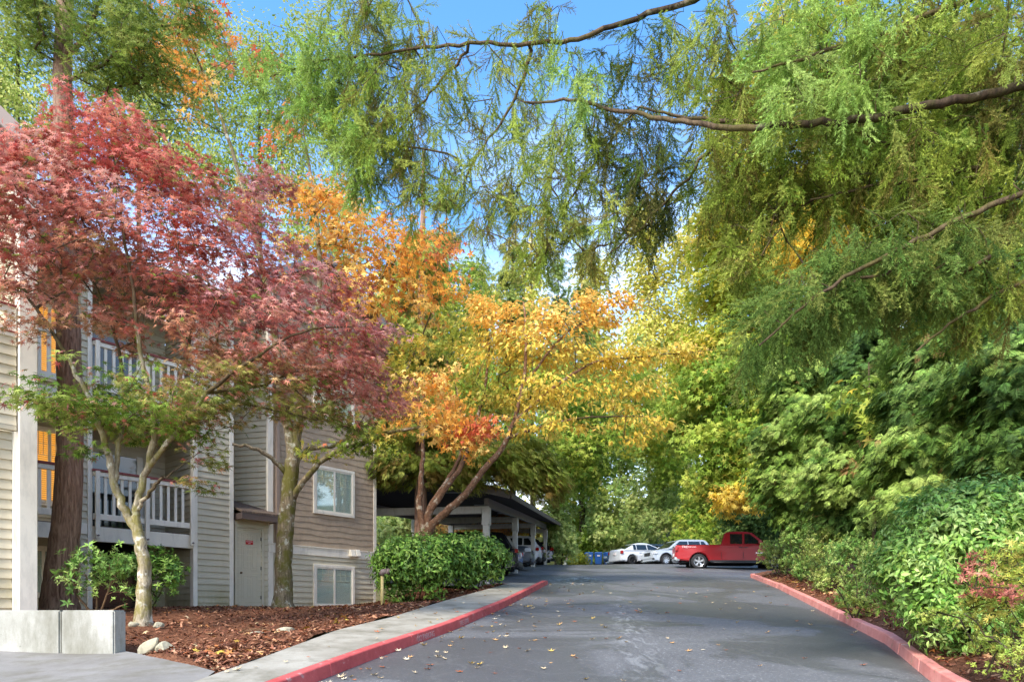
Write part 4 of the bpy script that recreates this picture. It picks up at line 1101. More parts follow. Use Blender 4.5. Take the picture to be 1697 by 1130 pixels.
# ================================================================ vehicles
def prism(prof, half, taper=0.0, ztop=None):
    """side outline (x,z) -> solid of width 2*half; points above ztop lean in by taper"""
    V, m = [], len(prof); zmin = min(z for _, z in prof)
    for s in (-1, 1):
        for x, z in prof:
            k = 0 if ztop is None else max(0, (z - ztop)) * taper
            V.append((x, s * (half - k), z))
    Fs = [list(range(m))[::-1], list(range(m, 2 * m))] + [[i, (i + 1) % m, m + (i + 1) % m, m + i] for i in range(m)]
    return V, Fs
def arch(x, r, z0, k=9):
    a0 = math.asin(max(-1, min(1, (z0 - r * .0) / r))) if False else 0
    return [(x + r * math.cos(PI - PI * i / (k - 1)), z0 + r * math.sin(PI * i / (k - 1))) for i in range(k)]

def vehicle(name, label, cat, loc, ang, S, group=None, pitch=0.0):
    """S: dict of measures. local +x is forward. z=0 ground"""
    t = thing(name, label, cat, loc, 0, group); t.rotation_euler = (0, pitch, ang)
    L, W, H, wb, wr = S['L'], S['W'], S['H'], S['wb'], S['wr']
    paintm = M[S['paint']]; hw = W / 2; xr = -L / 2 + S['ro']; xf = xr + wb; gc = S.get('gc', .22); ar = wr + .07
    zb = S['belt']; zh = S['hood']; rear = -L / 2; front = L / 2
    def add(mb, nm, mat, par=None, **kw): return mb.build(nm, M[mat] if isinstance(mat, str) else mat, par or t, local=True, **kw)
    # lower body outline with wheel openings
    prof = [(rear + .05, gc + .1)] + [(xr - ar, gc)] + [(x, max(z, gc)) for x, z in arch(xr, ar, wr * .95)] + [(xr + ar, gc)] + [(xf - ar, gc)] + [(x, max(z, gc)) for x, z in arch(xf, ar, wr * .95)] + [(xf + ar, gc)] + [(front - .06, gc + .08)]
    prof += S['front'](front, zh) + S['top'](rear, front, zb, zh) + S['rear'](rear, zb)
    clean = [prof[0]]
    for q in prof[1:]:
        if math.hypot(q[0] - clean[-1][0], q[1] - clean[-1][1]) > .012: clean.append(q)
    V, Fs = prism(clean, hw, S.get('tumble', .22), gc + (zb - gc) * .55)
    # round the plan view at both ends
    V = [(x, y * (1 - .10 * max(0, (abs(x) - (L / 2 - .55)) / .55) ** 2), z) for x, y, z in V]
    mb = MB(); mb.add(V, Fs); add(mb, 'body', paintm, bevel=.045, seg=3, smooth=False)
    # cabin
    cb, ct = S['cab_base'], S['cab_top']   # x: rear base, front base ; rear top, front top
    wbs, wts = hw - .05, hw - S.get('lean', .2)
    zr = H - .06
    cp = [(cb[0], zb - .06), (cb[1], zb - .06), (ct[1], zr), (ct[1] - .25, H), ((ct[0] + ct[1]) / 2, H + .015), (ct[0] + .25, H), (ct[0], zr)]
    def yw(z): return wbs + (wts - wbs) * min(1, max(0, (z - zb) / (H - zb)))
    V = [(x, s * yw(z), z) for s in (-1, 1) for x, z in cp]; m = len(cp)
    mb = MB(); mb.add(V, [list(range(m))[::-1], list(range(m, 2 * m))] + [[i, (i + 1) % m, m + (i + 1) % m, m + i] for i in range(m)])
    add(mb, 'cabin', paintm, bevel=.05, seg=3)
    # glass
    zg0, zg1 = zb + .035, H - .12
    def xl(a, b, z): return a + (b - a) * (z - (zb - .06)) / (zr - (zb - .06))
    for (x0, x1, f0, f1) in S['side_glass']:   # f: how far the ends follow the pillars (1 = rear/front pillar slope)
        for s in (-1, 1):
            q = []
            for z in (zg0, zg1):
                for e, fx in ((x0, f0), (x1, f1)):
                    x = e
                    if fx < 0: x = e + (xl(cb[0], ct[0], z) - cb[0]) * 1.0
                    if fx > 0: x = e + (xl(cb[1], ct[1], z) - cb[1]) * 1.0
                    q.append((x, z))
            c = [q[0], q[1], q[3], q[2]]
            mb = MB(); mb.add([(x, s * (yw(z) - .02), z) for x, z in c] + [(x, s * (yw(z) + .008), z) for x, z in c], [(0, 1, 2, 3), (7, 6, 5, 4), (0, 4, 5, 1), (1, 5, 6, 2), (2, 6, 7, 3), (3, 7, 4, 0)])
            add(mb, 'side_window', 'car_glass')
    for end, (b_, t_) in (('rear', (cb[0], ct[0])), ('front', (cb[1], ct[1]))):
        s = -1 if end == 'rear' else 1; q = []
        for z, ins in ((zg0 + .02, .1), (zg1 + .03, .12)):
            x = xl(b_, t_, z); q += [(x, -(yw(z) - ins), z), (x, yw(z) - ins, z)]
        c = [q[0], q[1], q[3], q[2]]
        mb = MB(); mb.add([(x - s * .02, y, z) for x, y, z in c] + [(x + s * .012, y, z + .008) for x, y, z in c], [(0, 1, 2, 3), (7, 6, 5, 4), (0, 4, 5, 1), (1, 5, 6, 2), (2, 6, 7, 3), (3, 7, 4, 0)])
        add(mb, 'rear_window' if s < 0 else 'windscreen', 'car_glass')
    # wheels
    for x in (xr, xf):
        for s in (-1, 1):
            y = s * (hw - .1)
            w = MB(); w.lathe([(wr * .6, s * .1), (wr * .9, s * .115), (wr * .985, s * .07), (wr, 0), (wr * .985, -s * .07), (wr * .9, -s * .115), (wr * .6, -s * .1)], (x, y, wr), 'y', 28)
            wheel = add(w, 'wheel', 'tyre', smooth=True)
            rm = MB(); rm.lathe([(wr * .64, s * .1), (wr * .6, s * .085), (wr * .56, s * .03), (.0, s * .03)], (x, y, wr), 'y', 24)
            add(rm, 'rim', 'rim_dark', wheel, smooth=False)
            sp = MB(); ns = S.get('spokes', 5)
            for i in range(ns):
                a = 2 * PI * i / ns + .3; ca, sa = math.cos(a), math.sin(a)
                for da in (-.14, .14):
                    c2, s2 = math.cos(a + da), math.sin(a + da)
                    sp.bar((x + ca * wr * .08, y + s * .07, wr + sa * wr * .08), (x + c2 * wr * .59, y + s * .088, wr + s2 * wr * .59), wr * .1, .02, up=(0, 1, 0))
            sp.lathe([(wr * .62, s * .102), (wr * .655, s * .108), (wr * .62, s * .09)], (x, y, wr), 'y', 24); sp.lathe([(wr * .16, s * .06), (wr * .13, s * .1), (0, s * .1)], (x, y, wr), 'y', 12)
            add(sp, 'spokes', S.get('rim', 'rim_alloy'), wheel)
            aw = MB(); aw.lathe([(ar - .005, 0), (ar - .005, -s * .3), (0.0, -s * .3)], (x, s * (hw - .03), wr * .97), 'y', 22); add(aw, 'wheel_well', 'arch_black')
            if S.get('flare'):
                fl = MB(); pts = [(x + (ar + .03) * math.cos(a), s * (hw + .005), wr * .95 + (ar + .03) * math.sin(a)) for a in np.linspace(-.15, PI + .15, 15)]
                fl.tube(pts, .035, 6); add(fl, 'arch_trim', S['flare'])
    # lamps, bumpers, grille, plates, mirrors, handles
    for s in (-1, 1):
        z0, z1, dx = S['tail']; add(MB().box((rear - .008, s * (hw - .1) - .08, z0 + .02), (rear + dx * .6, s * (hw - .1) + .08, z1 - .03)), 'tail_lamp', 'lamp_red', bevel=.025)
        z0, z1, dx = S['head']; add(MB().box((front - dx, s * (hw - .16) - .16, z0), (front + .005, s * (hw - .16) + .115, z1)), 'head_lamp', 'lamp_clear', bevel=.03)
        z0 = S['head'][0]; add(MB().box((front - .14, s * (hw - .2) - .09, gc + .13), (front + .012, s * (hw - .2) + .09, gc + .23)), 'fog_lamp', 'plastic_dark', bevel=.015)
        xm = S['mirror']; add(MB().box((xm - .08, s * (hw + .02) - .05, zb + .02), (xm + .1, s * (hw + .02) + .16, zb + .2)) if s > 0 else MB().box((xm - .08, s * (hw + .02) - .16, zb + .02), (xm + .1, s * (hw + .02) + .05, zb + .2)), 'wing_mirror', S.get('mirror_mat', S['paint']), bevel=.04)
        for xh in S['handles']: add(MB().box((xh - .1, s * (hw - .01) - .022, zb - .17), (xh + .1, s * (hw - .01) + .022, zb - .135)), 'door_handle', S.get('handle_mat', S['paint']), bevel=.01)
        for xd in S['seams']: add(MB().box((xd - .006, s * hw - .02, gc + .14), (xd + .006, s * hw + .004, gc + (zb - gc) * .55)), 'door_seam', 'plastic_dark')
        add(MB().box((xr + ar + .05, s * (hw - .02) - .04, gc - .03), (xf - ar - .05, s * (hw - .02) + .04, gc + .06)), 'sill', S.get('sill', 'plastic_dark'), bevel=.015)
    add(MB().box((front - .1, -hw * .42, S['head'][0] - .1), (front + .008, hw * .42, S['head'][1] - .03)), 'grille', 'plastic_dark', bevel=.03)
    add(MB().box((front - .25, -hw * .86, gc + .02), (front + .015, hw * .86, gc + .16)), 'front_bumper', S.get('bump', 'plastic_dark'), bevel=.05, seg=2)
    add(MB().box((rear - .03, -hw * .9, gc + .05), (rear + .3, hw * .9, gc + S.get('bh', .2))), 'rear_bumper', S.get('rbump', 'plastic_dark'), bevel=.05, seg=2)
    zp = S.get('plate', zb - .22); add(MB().box((rear - .035, -.16, zp - .08), (rear + .1, .16, zp + .08)), 'number_plate', 'sign_white', bevel=.005)
    # dark underbody joins the wheels
    add(MB().box((rear + .35, -hw * .8, gc - .06), (front - .35, hw * .8, gc + .05)), 'underbody', 'arch_black')
    return t

def suv_spec(**k):
    S = dict(L=4.75, W=1.9, H=1.72, wb=2.75, wr=.36, ro=.98, gc=.25, belt=1.1, hood=1.02, paint='car_black', spokes=5,
        front=lambda f, h: [(f, .5), (f - .02, h - .16), (f - .12, h - .05)],
        top=lambda r, f, zb, zh: [(f - .35, zh), (f - 1.25, zb - .02)],
        rear=lambda r, zb: [(r + .12, zb), (r + .01, zb - .12), (r, .6)],
        cab_base=(-2.27, 1.25), cab_top=(-1.85, .35), lean=.22,
        side_glass=[(-2.0, -1.38, -1, 0), (-1.3, -.42, 0, 0), (-.34, 1.05, 0, 1)],
        tail=(.86, 1.08, .22), head=(.72, .9, .3), mirror=.72, handles=(-.55, .42), seams=(-1.34, -.38, .75), bh=.28)
    S.update(k); return S
# ================================================================ trees and shrubs
MAPLE5, MAPLE7, OVAL, SLIM = t_maple(5), t_maple(7), t_simple(.26, .05, .18), t_simple(.15, .04, .12)
FROND = [t_frond(7, .13, .6, s) for s in range(4)]
SPRAY = [t_spray(1.0, 14, s, 30, .055, .0068) for s in range(5)]
TWIG = [t_needletwig(1.0, 46, .17, .016, s, .35) for s in range(4)]
WHORL = [t_whorl(6, .17, .22, s, .5) for s in range(2)] + [t_sprig(7, .17, s) for s in range(2, 5)]
WHORL_S = [t_sprig(7, .24, s + 9, .6) for s in range(4)]

def centers(r, blobs, palw=None):
    cs, ks = [], []
    for b in blobs:
        px, py, Y, rx, ry, dr, n = b[:7]
        cs.append(blob_pts(r, px, py, Y, rx, ry, dr, n)); ks.append(np.full(n, b[7] if len(b) > 7 else 0))
    return np.concatenate(cs), np.concatenate(ks)
def colours(r, ks, pals):
    out = np.zeros((len(ks), 3))
    for k in np.unique(ks):
        m = ks == k; out[m] = pick(r, pals[k], m.sum())
    return out

def leafy_tree(name, label, cat, base, limbs, blobs, pals, seed, per=50, rad=.28, tmpl=MAPLE5, size=.1, bark='bark_maple', leafm='leaf_thin',
               r_tip=.004, vert=.5, up=.8, out=.5, hang=.3, group=None, e=2.35, flare=None, attach=True, step=.45, sides=7, cj=.2, keep=1.0, bias=.25, mixin=.12):
    r = np.random.default_rng(seed)
    t = thing(name, label, cat, base, 0, group)
    sk = Skel()
    for (pts, r0, r1) in limbs: sk.limb(pts, r0, r1, 5, .012, r)
    cen, ks = centers(r, blobs); col = colours(r, ks, pals)
    allp = np.concatenate([pals[k] for k in range(len(pals))])
    if attach: sk.attach(cen[: int(len(cen) * keep)], r, step=step, bias=bias)
    pos, Rm, sc, cc = leaf_cloud(r, cen, per, rad, tmpl, size, col, up, out, hang, vert)
    m = r.uniform(size=len(cc)) < mixin
    cc = cc.copy(); cc[m] = pick(r, allp, m.sum())
    finish_tree(t, sk, [scatter(tmpl, pos, Rm, sc, jit(r, cc, cj))], bark, leafm, r_tip=r_tip, sides=sides, e=e, flare=flare)
    return t

def px_line(pts): return [P(*p) for p in pts]
def ground_pt(px, py, Y): return P(px, py, Y)

def build_red_maple():
    Y = 10.9
    red = C((190, 98, 84), (202, 120, 102), (176, 82, 74), (212, 140, 114)); pink = C((210, 148, 132), (198, 130, 114), (220, 168, 150), (184, 108, 96))
    purp = C((184, 126, 122), (166, 104, 100), (204, 152, 146), (184, 104, 90)); rust = C((194, 136, 106), (180, 124, 98), (204, 154, 120), (164, 136, 92))
    olive = C((128, 134, 62), (150, 150, 76), (108, 120, 52), (170, 150, 88)); green = C((118, 146, 50), (150, 172, 72), (92, 122, 40), (164, 178, 88))
    pals = [red, pink, purp, rust, olive, green]
    base = P(238, 1040, Y)
    L = [(px_line([(238, 1042, Y), (238, 990, Y), (240, 945, Y), (234, 905, Y), (226, 878, Y)]), .118, .085),
         (px_line([(226, 878, Y), (208, 845, Y - .05), (190, 800, Y - .1), (178, 750, Y - .2), (160, 690, Y - .4), (128, 620, Y - .6), (80, 540, Y - .8), (30, 470, Y - .9)]), .075, .018),
         (px_line([(190, 800, Y - .1), (196, 745, Y), (205, 690, Y + .2), (200, 600, Y + .4), (170, 500, Y + .5), (120, 400, Y + .4), (90, 320, Y + .3)]), .045, .012),
         (px_line([(226, 878, Y), (226, 845, Y), (236, 800, Y + .05), (252, 745, Y), (256, 690, Y - .1), (236, 600, Y - .2), (222, 500, Y - .3), (205, 380, Y - .2), (190, 260, Y)]), .07, .014),
         (px_line([(252, 745, Y), (275, 690, Y + .3), (300, 620, Y + .4), (320, 540, Y + .5), (330, 440, Y + .5), (300, 340, Y + .4)]), .045, .012),
         (px_line([(240, 785, Y), (290, 720, Y - .3), (345, 650, Y - .6), (410, 600, Y - .8), (500, 550, Y - .8), (590, 540, Y - .7)]), .045, .01),
         (px_line([(345, 650, Y - .6), (420, 640, Y - .3), (520, 610, Y), (620, 620, Y)]), .028, .008),
         (px_line([(222, 852, Y), (240, 825, Y - .15), (262, 800, Y - .25), (270, 790, Y - .3)]), .034, .022),
         (px_line([(262, 800, Y - .25), (300, 770, Y - .3), (355, 735, Y - .3)]), .012, .005)]
    B = [(185, 215, Y, 75, 55, .9, 40, 0), (150, 270, Y, 90, 55, 1.1, 46, 0), (60, 290, Y - .6, 90, 60, 1.0, 46, 1), (250, 290, Y, 80, 60, 1.2, 40, 0), (320, 345, Y, 85, 60, 1.2, 42, 0), (110, 370, Y - .4, 120, 65, 1.4, 60, 1), (230, 390, Y, 120, 70, 1.5, 60, 1),
         (30, 430, Y - 1, 80, 70, .9, 44, 1), (330, 440, Y, 120, 60, 1.5, 54, 0), (150, 470, Y, 120, 55, 1.5, 46, 3), (60, 530, Y - 1, 80, 45, .9, 12, 3), (440, 300, Y + .6, 40, 28, .5, 12, 2), (400, 340, Y + .4, 45, 35, .6, 12, 2),
         (430, 420, Y, 100, 45, 1.2, 36, 2), (300, 520, Y, 130, 50, 1.5, 34, 1), (420, 500, Y - .3, 120, 50, 1.3, 54, 2), (540, 500, Y - .5, 80, 40, 1.0, 32, 2), (500, 560, Y - .5, 130, 45, 1.2, 54, 1), (610, 560, Y - .5, 55, 35, .8, 18, 2),
         (590, 620, Y, 95, 40, 1.0, 44, 1), (640, 665, Y + .1, 50, 28, .6, 16, 1), (480, 630, Y, 110, 38, 1.2, 40, 3), (350, 590, Y, 110, 42, 1.3, 36, 3), (230, 570, Y + .3, 90, 40, 1.3, 10, 3),
         (210, 650, Y - .3, 140, 26, 1.5, 46, 5), (110, 675, Y - .5, 65, 26, .9, 22, 5), (190, 690, Y - .2, 150, 22, 1.5, 50, 5), (310, 675, Y - .5, 90, 28, 1.0, 30, 4), (380, 640, Y - .3, 80, 30, 1.0, 22, 4), (480, 668, Y - .1, 90, 26, 1.0, 24, 4), (300, 705, Y - .4, 80, 20, .9, 22, 5), (560, 690, Y, 70, 20, .8, 14, 4), (5, 330, Y - 1.2, 60, 60, .7, 34, 1), (0, 250, Y - 1, 50, 40, .7, 16, 0), (345, 755, Y - .3, 45, 22, .4, 5, 4), (325, 805, Y - .3, 28, 10, .3, 3, 4), (150, 745, Y - .4, 28, 14, .3, 3, 5)]
    leafy_tree('maple_tree', 'red Japanese maple with forked mossy trunk in the mulch by the planter wall', 'tree', base, L, B, pals, 4, per=25, rad=.28, tmpl=MAPLE7, size=.115,
               bark='bark_maple', vert=.34, up=1.15, out=.3, hang=.35, flare=(.45, .22), step=.4, r_tip=.0035, mixin=.16, cj=.4)

def build_mid_maple():
    Y = 17.2; base = P(470, 1010, Y)
    org = C((226, 166, 66), (232, 182, 86), (216, 146, 58), (236, 196, 110)); yg = C((170, 160, 52), (198, 176, 66), (140, 144, 50), (214, 190, 84)); rd = C((212, 116, 70), (220, 140, 86), (200, 100, 66), (224, 152, 76)); gr = C((112, 132, 44), (140, 152, 58), (94, 110, 38), (178, 168, 70))
    L = [(px_line([(470, 1012, Y), (470, 950, Y), (473, 880, Y), (480, 800, Y), (486, 765, Y)]), .225, .18),
         (px_line([(486, 765, Y), (480, 720, Y), (468, 670, Y), (462, 600, Y + .2), (450, 520, Y + .4), (430, 420, Y + .5), (400, 300, Y + .6), (360, 180, Y + .7), (320, 80, Y + .6)]), .15, .025),
         (px_line([(486, 765, Y), (492, 720, Y), (500, 660, Y - .2), (520, 560, Y - .3), (530, 450, Y - .3), (520, 330, Y - .2), (500, 200, Y)]), .14, .02),
         (px_line([(478, 790, Y), (450, 760, Y - .3), (420, 742, Y - .6), (385, 736, Y - .8)]), .07, .03),
         (px_line([(480, 830, Y), (510, 790, Y - .2), (545, 755, Y - .4), (600, 730, Y - .6), (670, 712, Y - .7), (740, 705, Y - .7), (800, 715, Y - .8)]), .085, .018),
         (px_line([(484, 775, Y), (510, 745, Y + .3), (560, 735, Y + .4), (620, 690, Y + .5), (680, 600, Y + .6), (720, 500, Y + .6)]), .08, .018),
         (px_line([(500, 660, Y - .2), (560, 580, Y), (620, 480, Y + .3), (680, 400, Y + .5)]), .06, .014)]
    B = [(560, 340, Y, 60, 40, 1.2, 26, 0), (600, 400, Y, 90, 50, 1.4, 40, 0), (680, 430, Y, 70, 50, 1.2, 34, 0), (730, 400, Y + .3, 40, 40, .8, 10, 2), (480, 320, Y, 60, 40, 1.0, 16, 0), (400, 330, Y, 40, 30, .8, 7, 0), (500, 400, Y, 80, 40, 1.2, 18, 0), (650, 500, Y, 90, 50, 1.4, 34, 0), (740, 470, Y, 40, 35, .9, 12, 0),
         (590, 460, Y, 70, 50, 1.2, 22, 0), (670, 590, Y, 70, 50, 1.3, 26, 1), (710, 640, Y - .4, 70, 40, 1.2, 26, 0), (760, 700, Y - .7, 70, 30, 1.0, 22, 0), (690, 690, Y - .6, 80, 28, 1.2, 22, 0), (620, 725, Y - .5, 80, 22, 1.0, 18, 3), (560, 745, Y - .3, 50, 16, .8, 8, 3), (800, 706, Y - .9, 36, 16, .5, 14, 2), (780, 735, Y - .8, 40, 16, .5, 9, 0),
         (270, 110, Y, 40, 30, .8, 9, 0), (290, 60, Y, 50, 30, .9, 9, 0), (310, 25, Y, 60, 30, .9, 12, 2), (360, 60, Y, 40, 30, .8, 8, 2), (290, 130, Y, 30, 30, .6, 8, 0), (330, 165, Y, 50, 30, .8, 7, 0), (460, 230, Y, 60, 50, 1.0, 6, 2), (520, 170, Y, 60, 50, 1.0, 5, 0), (420, 100, Y, 60, 40, 1.0, 4, 2), (640, 640, Y, 60, 40, 1.2, 12, 1), (520, 670, Y, 50, 30, .9, 8, 3), (600, 570, Y + .4, 80, 50, 1.2, 12, 1)]
    leafy_tree('maple_tree', 'tall orange leaved maple with thick mossy trunk in front of the brown shingle wall', 'tree', base, L, [(*q[:6], max(3, int(q[6] * .78)), q[7]) for q in B], [org, yg, rd, gr], 14, per=20, rad=.42, tmpl=MAPLE5, size=.16,
               bark='bark_grey', vert=.7, up=.5, out=.5, hang=.6, flare=(.5, .22), step=.5, r_tip=.006, mixin=.1, cj=.22)

def build_cherry():
    Y = 21.3; base = P(705, 985, Y)
    yel = C((222, 192, 78), (230, 204, 100), (212, 182, 70), (204, 188, 84)); org = C((232, 188, 88), (228, 176, 76), (236, 200, 108)); yg = C((176, 172, 70), (196, 186, 84), (150, 156, 58))
    L = [(px_line([(706, 990, Y), (704, 930, Y), (706, 890, Y)]), .32, .27),
         (px_line([(706, 890, Y), (722, 862, Y - .1), (765, 826, Y - .2), (800, 780, Y - .3), (832, 742, Y - .4), (850, 700, Y - .5), (866, 640, Y - .5), (872, 570, Y - .5), (868, 500, Y - .4)]), .14, .03),
         (px_line([(706, 890, Y), (712, 850, Y), (735, 815, Y), (765, 770, Y), (778, 735, Y), (800, 660, Y + .2), (810, 580, Y + .3), (800, 510, Y + .3)]), .12, .02),
         (px_line([(704, 880, Y), (712, 840, Y + .2), (745, 790, Y + .3), (765, 745, Y + .4), (760, 660, Y + .6), (740, 600, Y + .7)]), .1, .02),
         (px_line([(704, 890, Y), (696, 840, Y + .1), (698, 780, Y + .1), (700, 730, Y + .2), (690, 640, Y + .3)]), .13, .03),
         (px_line([(850, 700, Y - .5), (920, 640, Y - .7), (990, 600, Y - .8), (1080, 590, Y - .9), (1180, 580, Y - 1)]), .06, .012),
         (px_line([(840, 725, Y - .4), (920, 700, Y - .6), (1000, 690, Y - .6), (1100, 690, Y - .6)]), .05, .01),
         (px_line([(866, 640, Y - .5), (930, 560, Y - .5), (990, 520, Y - .4), (1040, 490, Y - .4)]), .045, .01)]
    B = [(800, 500, Y, 26, 22, .5, 12, 1), (850, 530, Y - .3, 75, 40, 1.2, 46, 1), (930, 540, Y - .5, 60, 40, 1.2, 34, 1), (990, 525, Y - .5, 40, 26, .8, 18, 1), (1035, 500, Y - .5, 26, 14, .5, 8, 1), (910, 585, Y - .4, 110, 34, 1.6, 44, 0), (830, 590, Y, 80, 40, 1.5, 34, 0),
         (1000, 600, Y - .6, 70, 30, 1.2, 26, 0), (1080, 590, Y - .8, 50, 16, .7, 14, 0), (1140, 582, Y - 1, 50, 12, .5, 12, 0), (1050, 640, Y - .5, 70, 24, 1.0, 16, 0), (950, 650, Y - .5, 110, 28, 1.5, 34, 0), (860, 660, Y, 90, 34, 1.5, 30, 0), (1010, 690, Y - .5, 70, 22, 1.0, 14, 0), (900, 710, Y - .5, 80, 22, 1.2, 18, 0), (1080, 700, Y - .6, 50, 16, .7, 7, 0), (1060, 730, Y - .6, 40, 12, .5, 5, 0),
         (750, 560, Y + .3, 60, 50, 1.2, 22, 2), (740, 630, Y + .3, 60, 45, 1.2, 22, 2), (800, 650, Y, 70, 40, 1.2, 18, 2), (960, 500, Y - .4, 40, 20, .7, 8, 1)]
    leafy_tree('cherry_tree', 'multi stemmed cherry with golden yellow leaves rising behind the clipped hedge', 'tree', base, L, B, [yel, org, yg], 24, per=23, rad=.42, tmpl=OVAL, size=.165,
               bark='bark_cherry', vert=.45, up=.6, out=.4, hang=.75, step=.6, r_tip=.006, mixin=.08, cj=.16)

def frond_tree(name, label, cat, base, trunk, blobs, pals, seed, per=14, rad=.4, size=.4, bark='bark_dark', group=None, r_tip=.008, hang=.55, up=.8, mixin=.05, step=.8, keep=1.0, vert=.7, cj=.22, leafm='leaf_thin', centre=None):
    r = np.random.default_rng(seed); t = thing(name, label, cat, base, 0, group)
    sk = Skel()
    for (pts, r0, r1) in trunk: sk.limb(pts, r0, r1, 5, .01, r)
    cen, ks = centers(r, blobs); col = colours(r, ks, pals)
    if keep: sk.attach(cen[r.permutation(len(cen))[: int(len(cen) * keep)]], r, step=step, arch=.04)
    ax = np.array(trunk[0][0]); 
    parts = []
    for i, fr in enumerate(FROND):
        c = cen[i::4]; k = col[i::4]
        n = len(c) * per; idx = np.repeat(np.arange(len(c)), per)
        off = norm(r.normal(size=(n, 3))) * (r.uniform(0, 1, (n, 1)) ** .5) * np.array([1, 1, vert]); pos = c[idx] + off * rad
        o = pos - (base if centre is None else centre); o[:, 2] = 0; o = norm(o)
        h = o + r.normal(size=(n, 3)) * .45; h[:, 2] -= hang
        nr = np.array([0, 0, 1.]) * up + o * .55 + r.normal(size=(n, 3)) * .3
        cc = k[idx].copy(); m = r.uniform(size=n) < mixin; cc[m] = pick(r, np.concatenate(pals), m.sum())
        parts.append(scatter(fr, pos, frames(nr, h), size * r.uniform(.6, 1.25, n), jit(r, cc, cj), var=(r, .3, 4)))
    finish_tree(t, sk, parts, bark, leafm, r_tip=r_tip)
    return t

def fir_boughs(name, label, base, limbs, blobs, pals, seed, L=.55, per=1, r_tip=.003, bark='bark_dark', tilt=.5, group=None, out=(0, 0, 0), step=.35, cj=.22):
    """fir with drooping branchlets; every target carries hanging sprays of needles"""
    r = np.random.default_rng(seed); t = thing(name, label, 'tree', base, 0, group)
    sk = Skel(120000)
    for (pts, r0, r1) in limbs: sk.limb(pts, r0, r1, 6, .01, r)
    blobs = [(*b[:6], int(b[6] * (2.6 if b[0] < 660 else 1.35 if b[0] < 960 else 1.25 if b[0] < 1150 else 1.3)), *b[7:]) for b in blobs]
    cen, ks = centers(r, blobs); col = colours(r, ks, pals)
    sk.attach(cen, r, step=.14, arch=.08, bias=.0, maxn=7)
    parts = []
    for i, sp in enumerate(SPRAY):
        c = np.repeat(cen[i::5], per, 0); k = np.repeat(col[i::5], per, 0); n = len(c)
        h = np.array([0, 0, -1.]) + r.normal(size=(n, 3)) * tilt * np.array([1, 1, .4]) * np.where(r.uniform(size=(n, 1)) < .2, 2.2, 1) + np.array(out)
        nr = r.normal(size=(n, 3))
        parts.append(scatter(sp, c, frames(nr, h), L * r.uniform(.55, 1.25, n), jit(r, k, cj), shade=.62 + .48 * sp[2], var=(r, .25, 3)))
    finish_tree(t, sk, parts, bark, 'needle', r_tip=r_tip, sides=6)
    return t

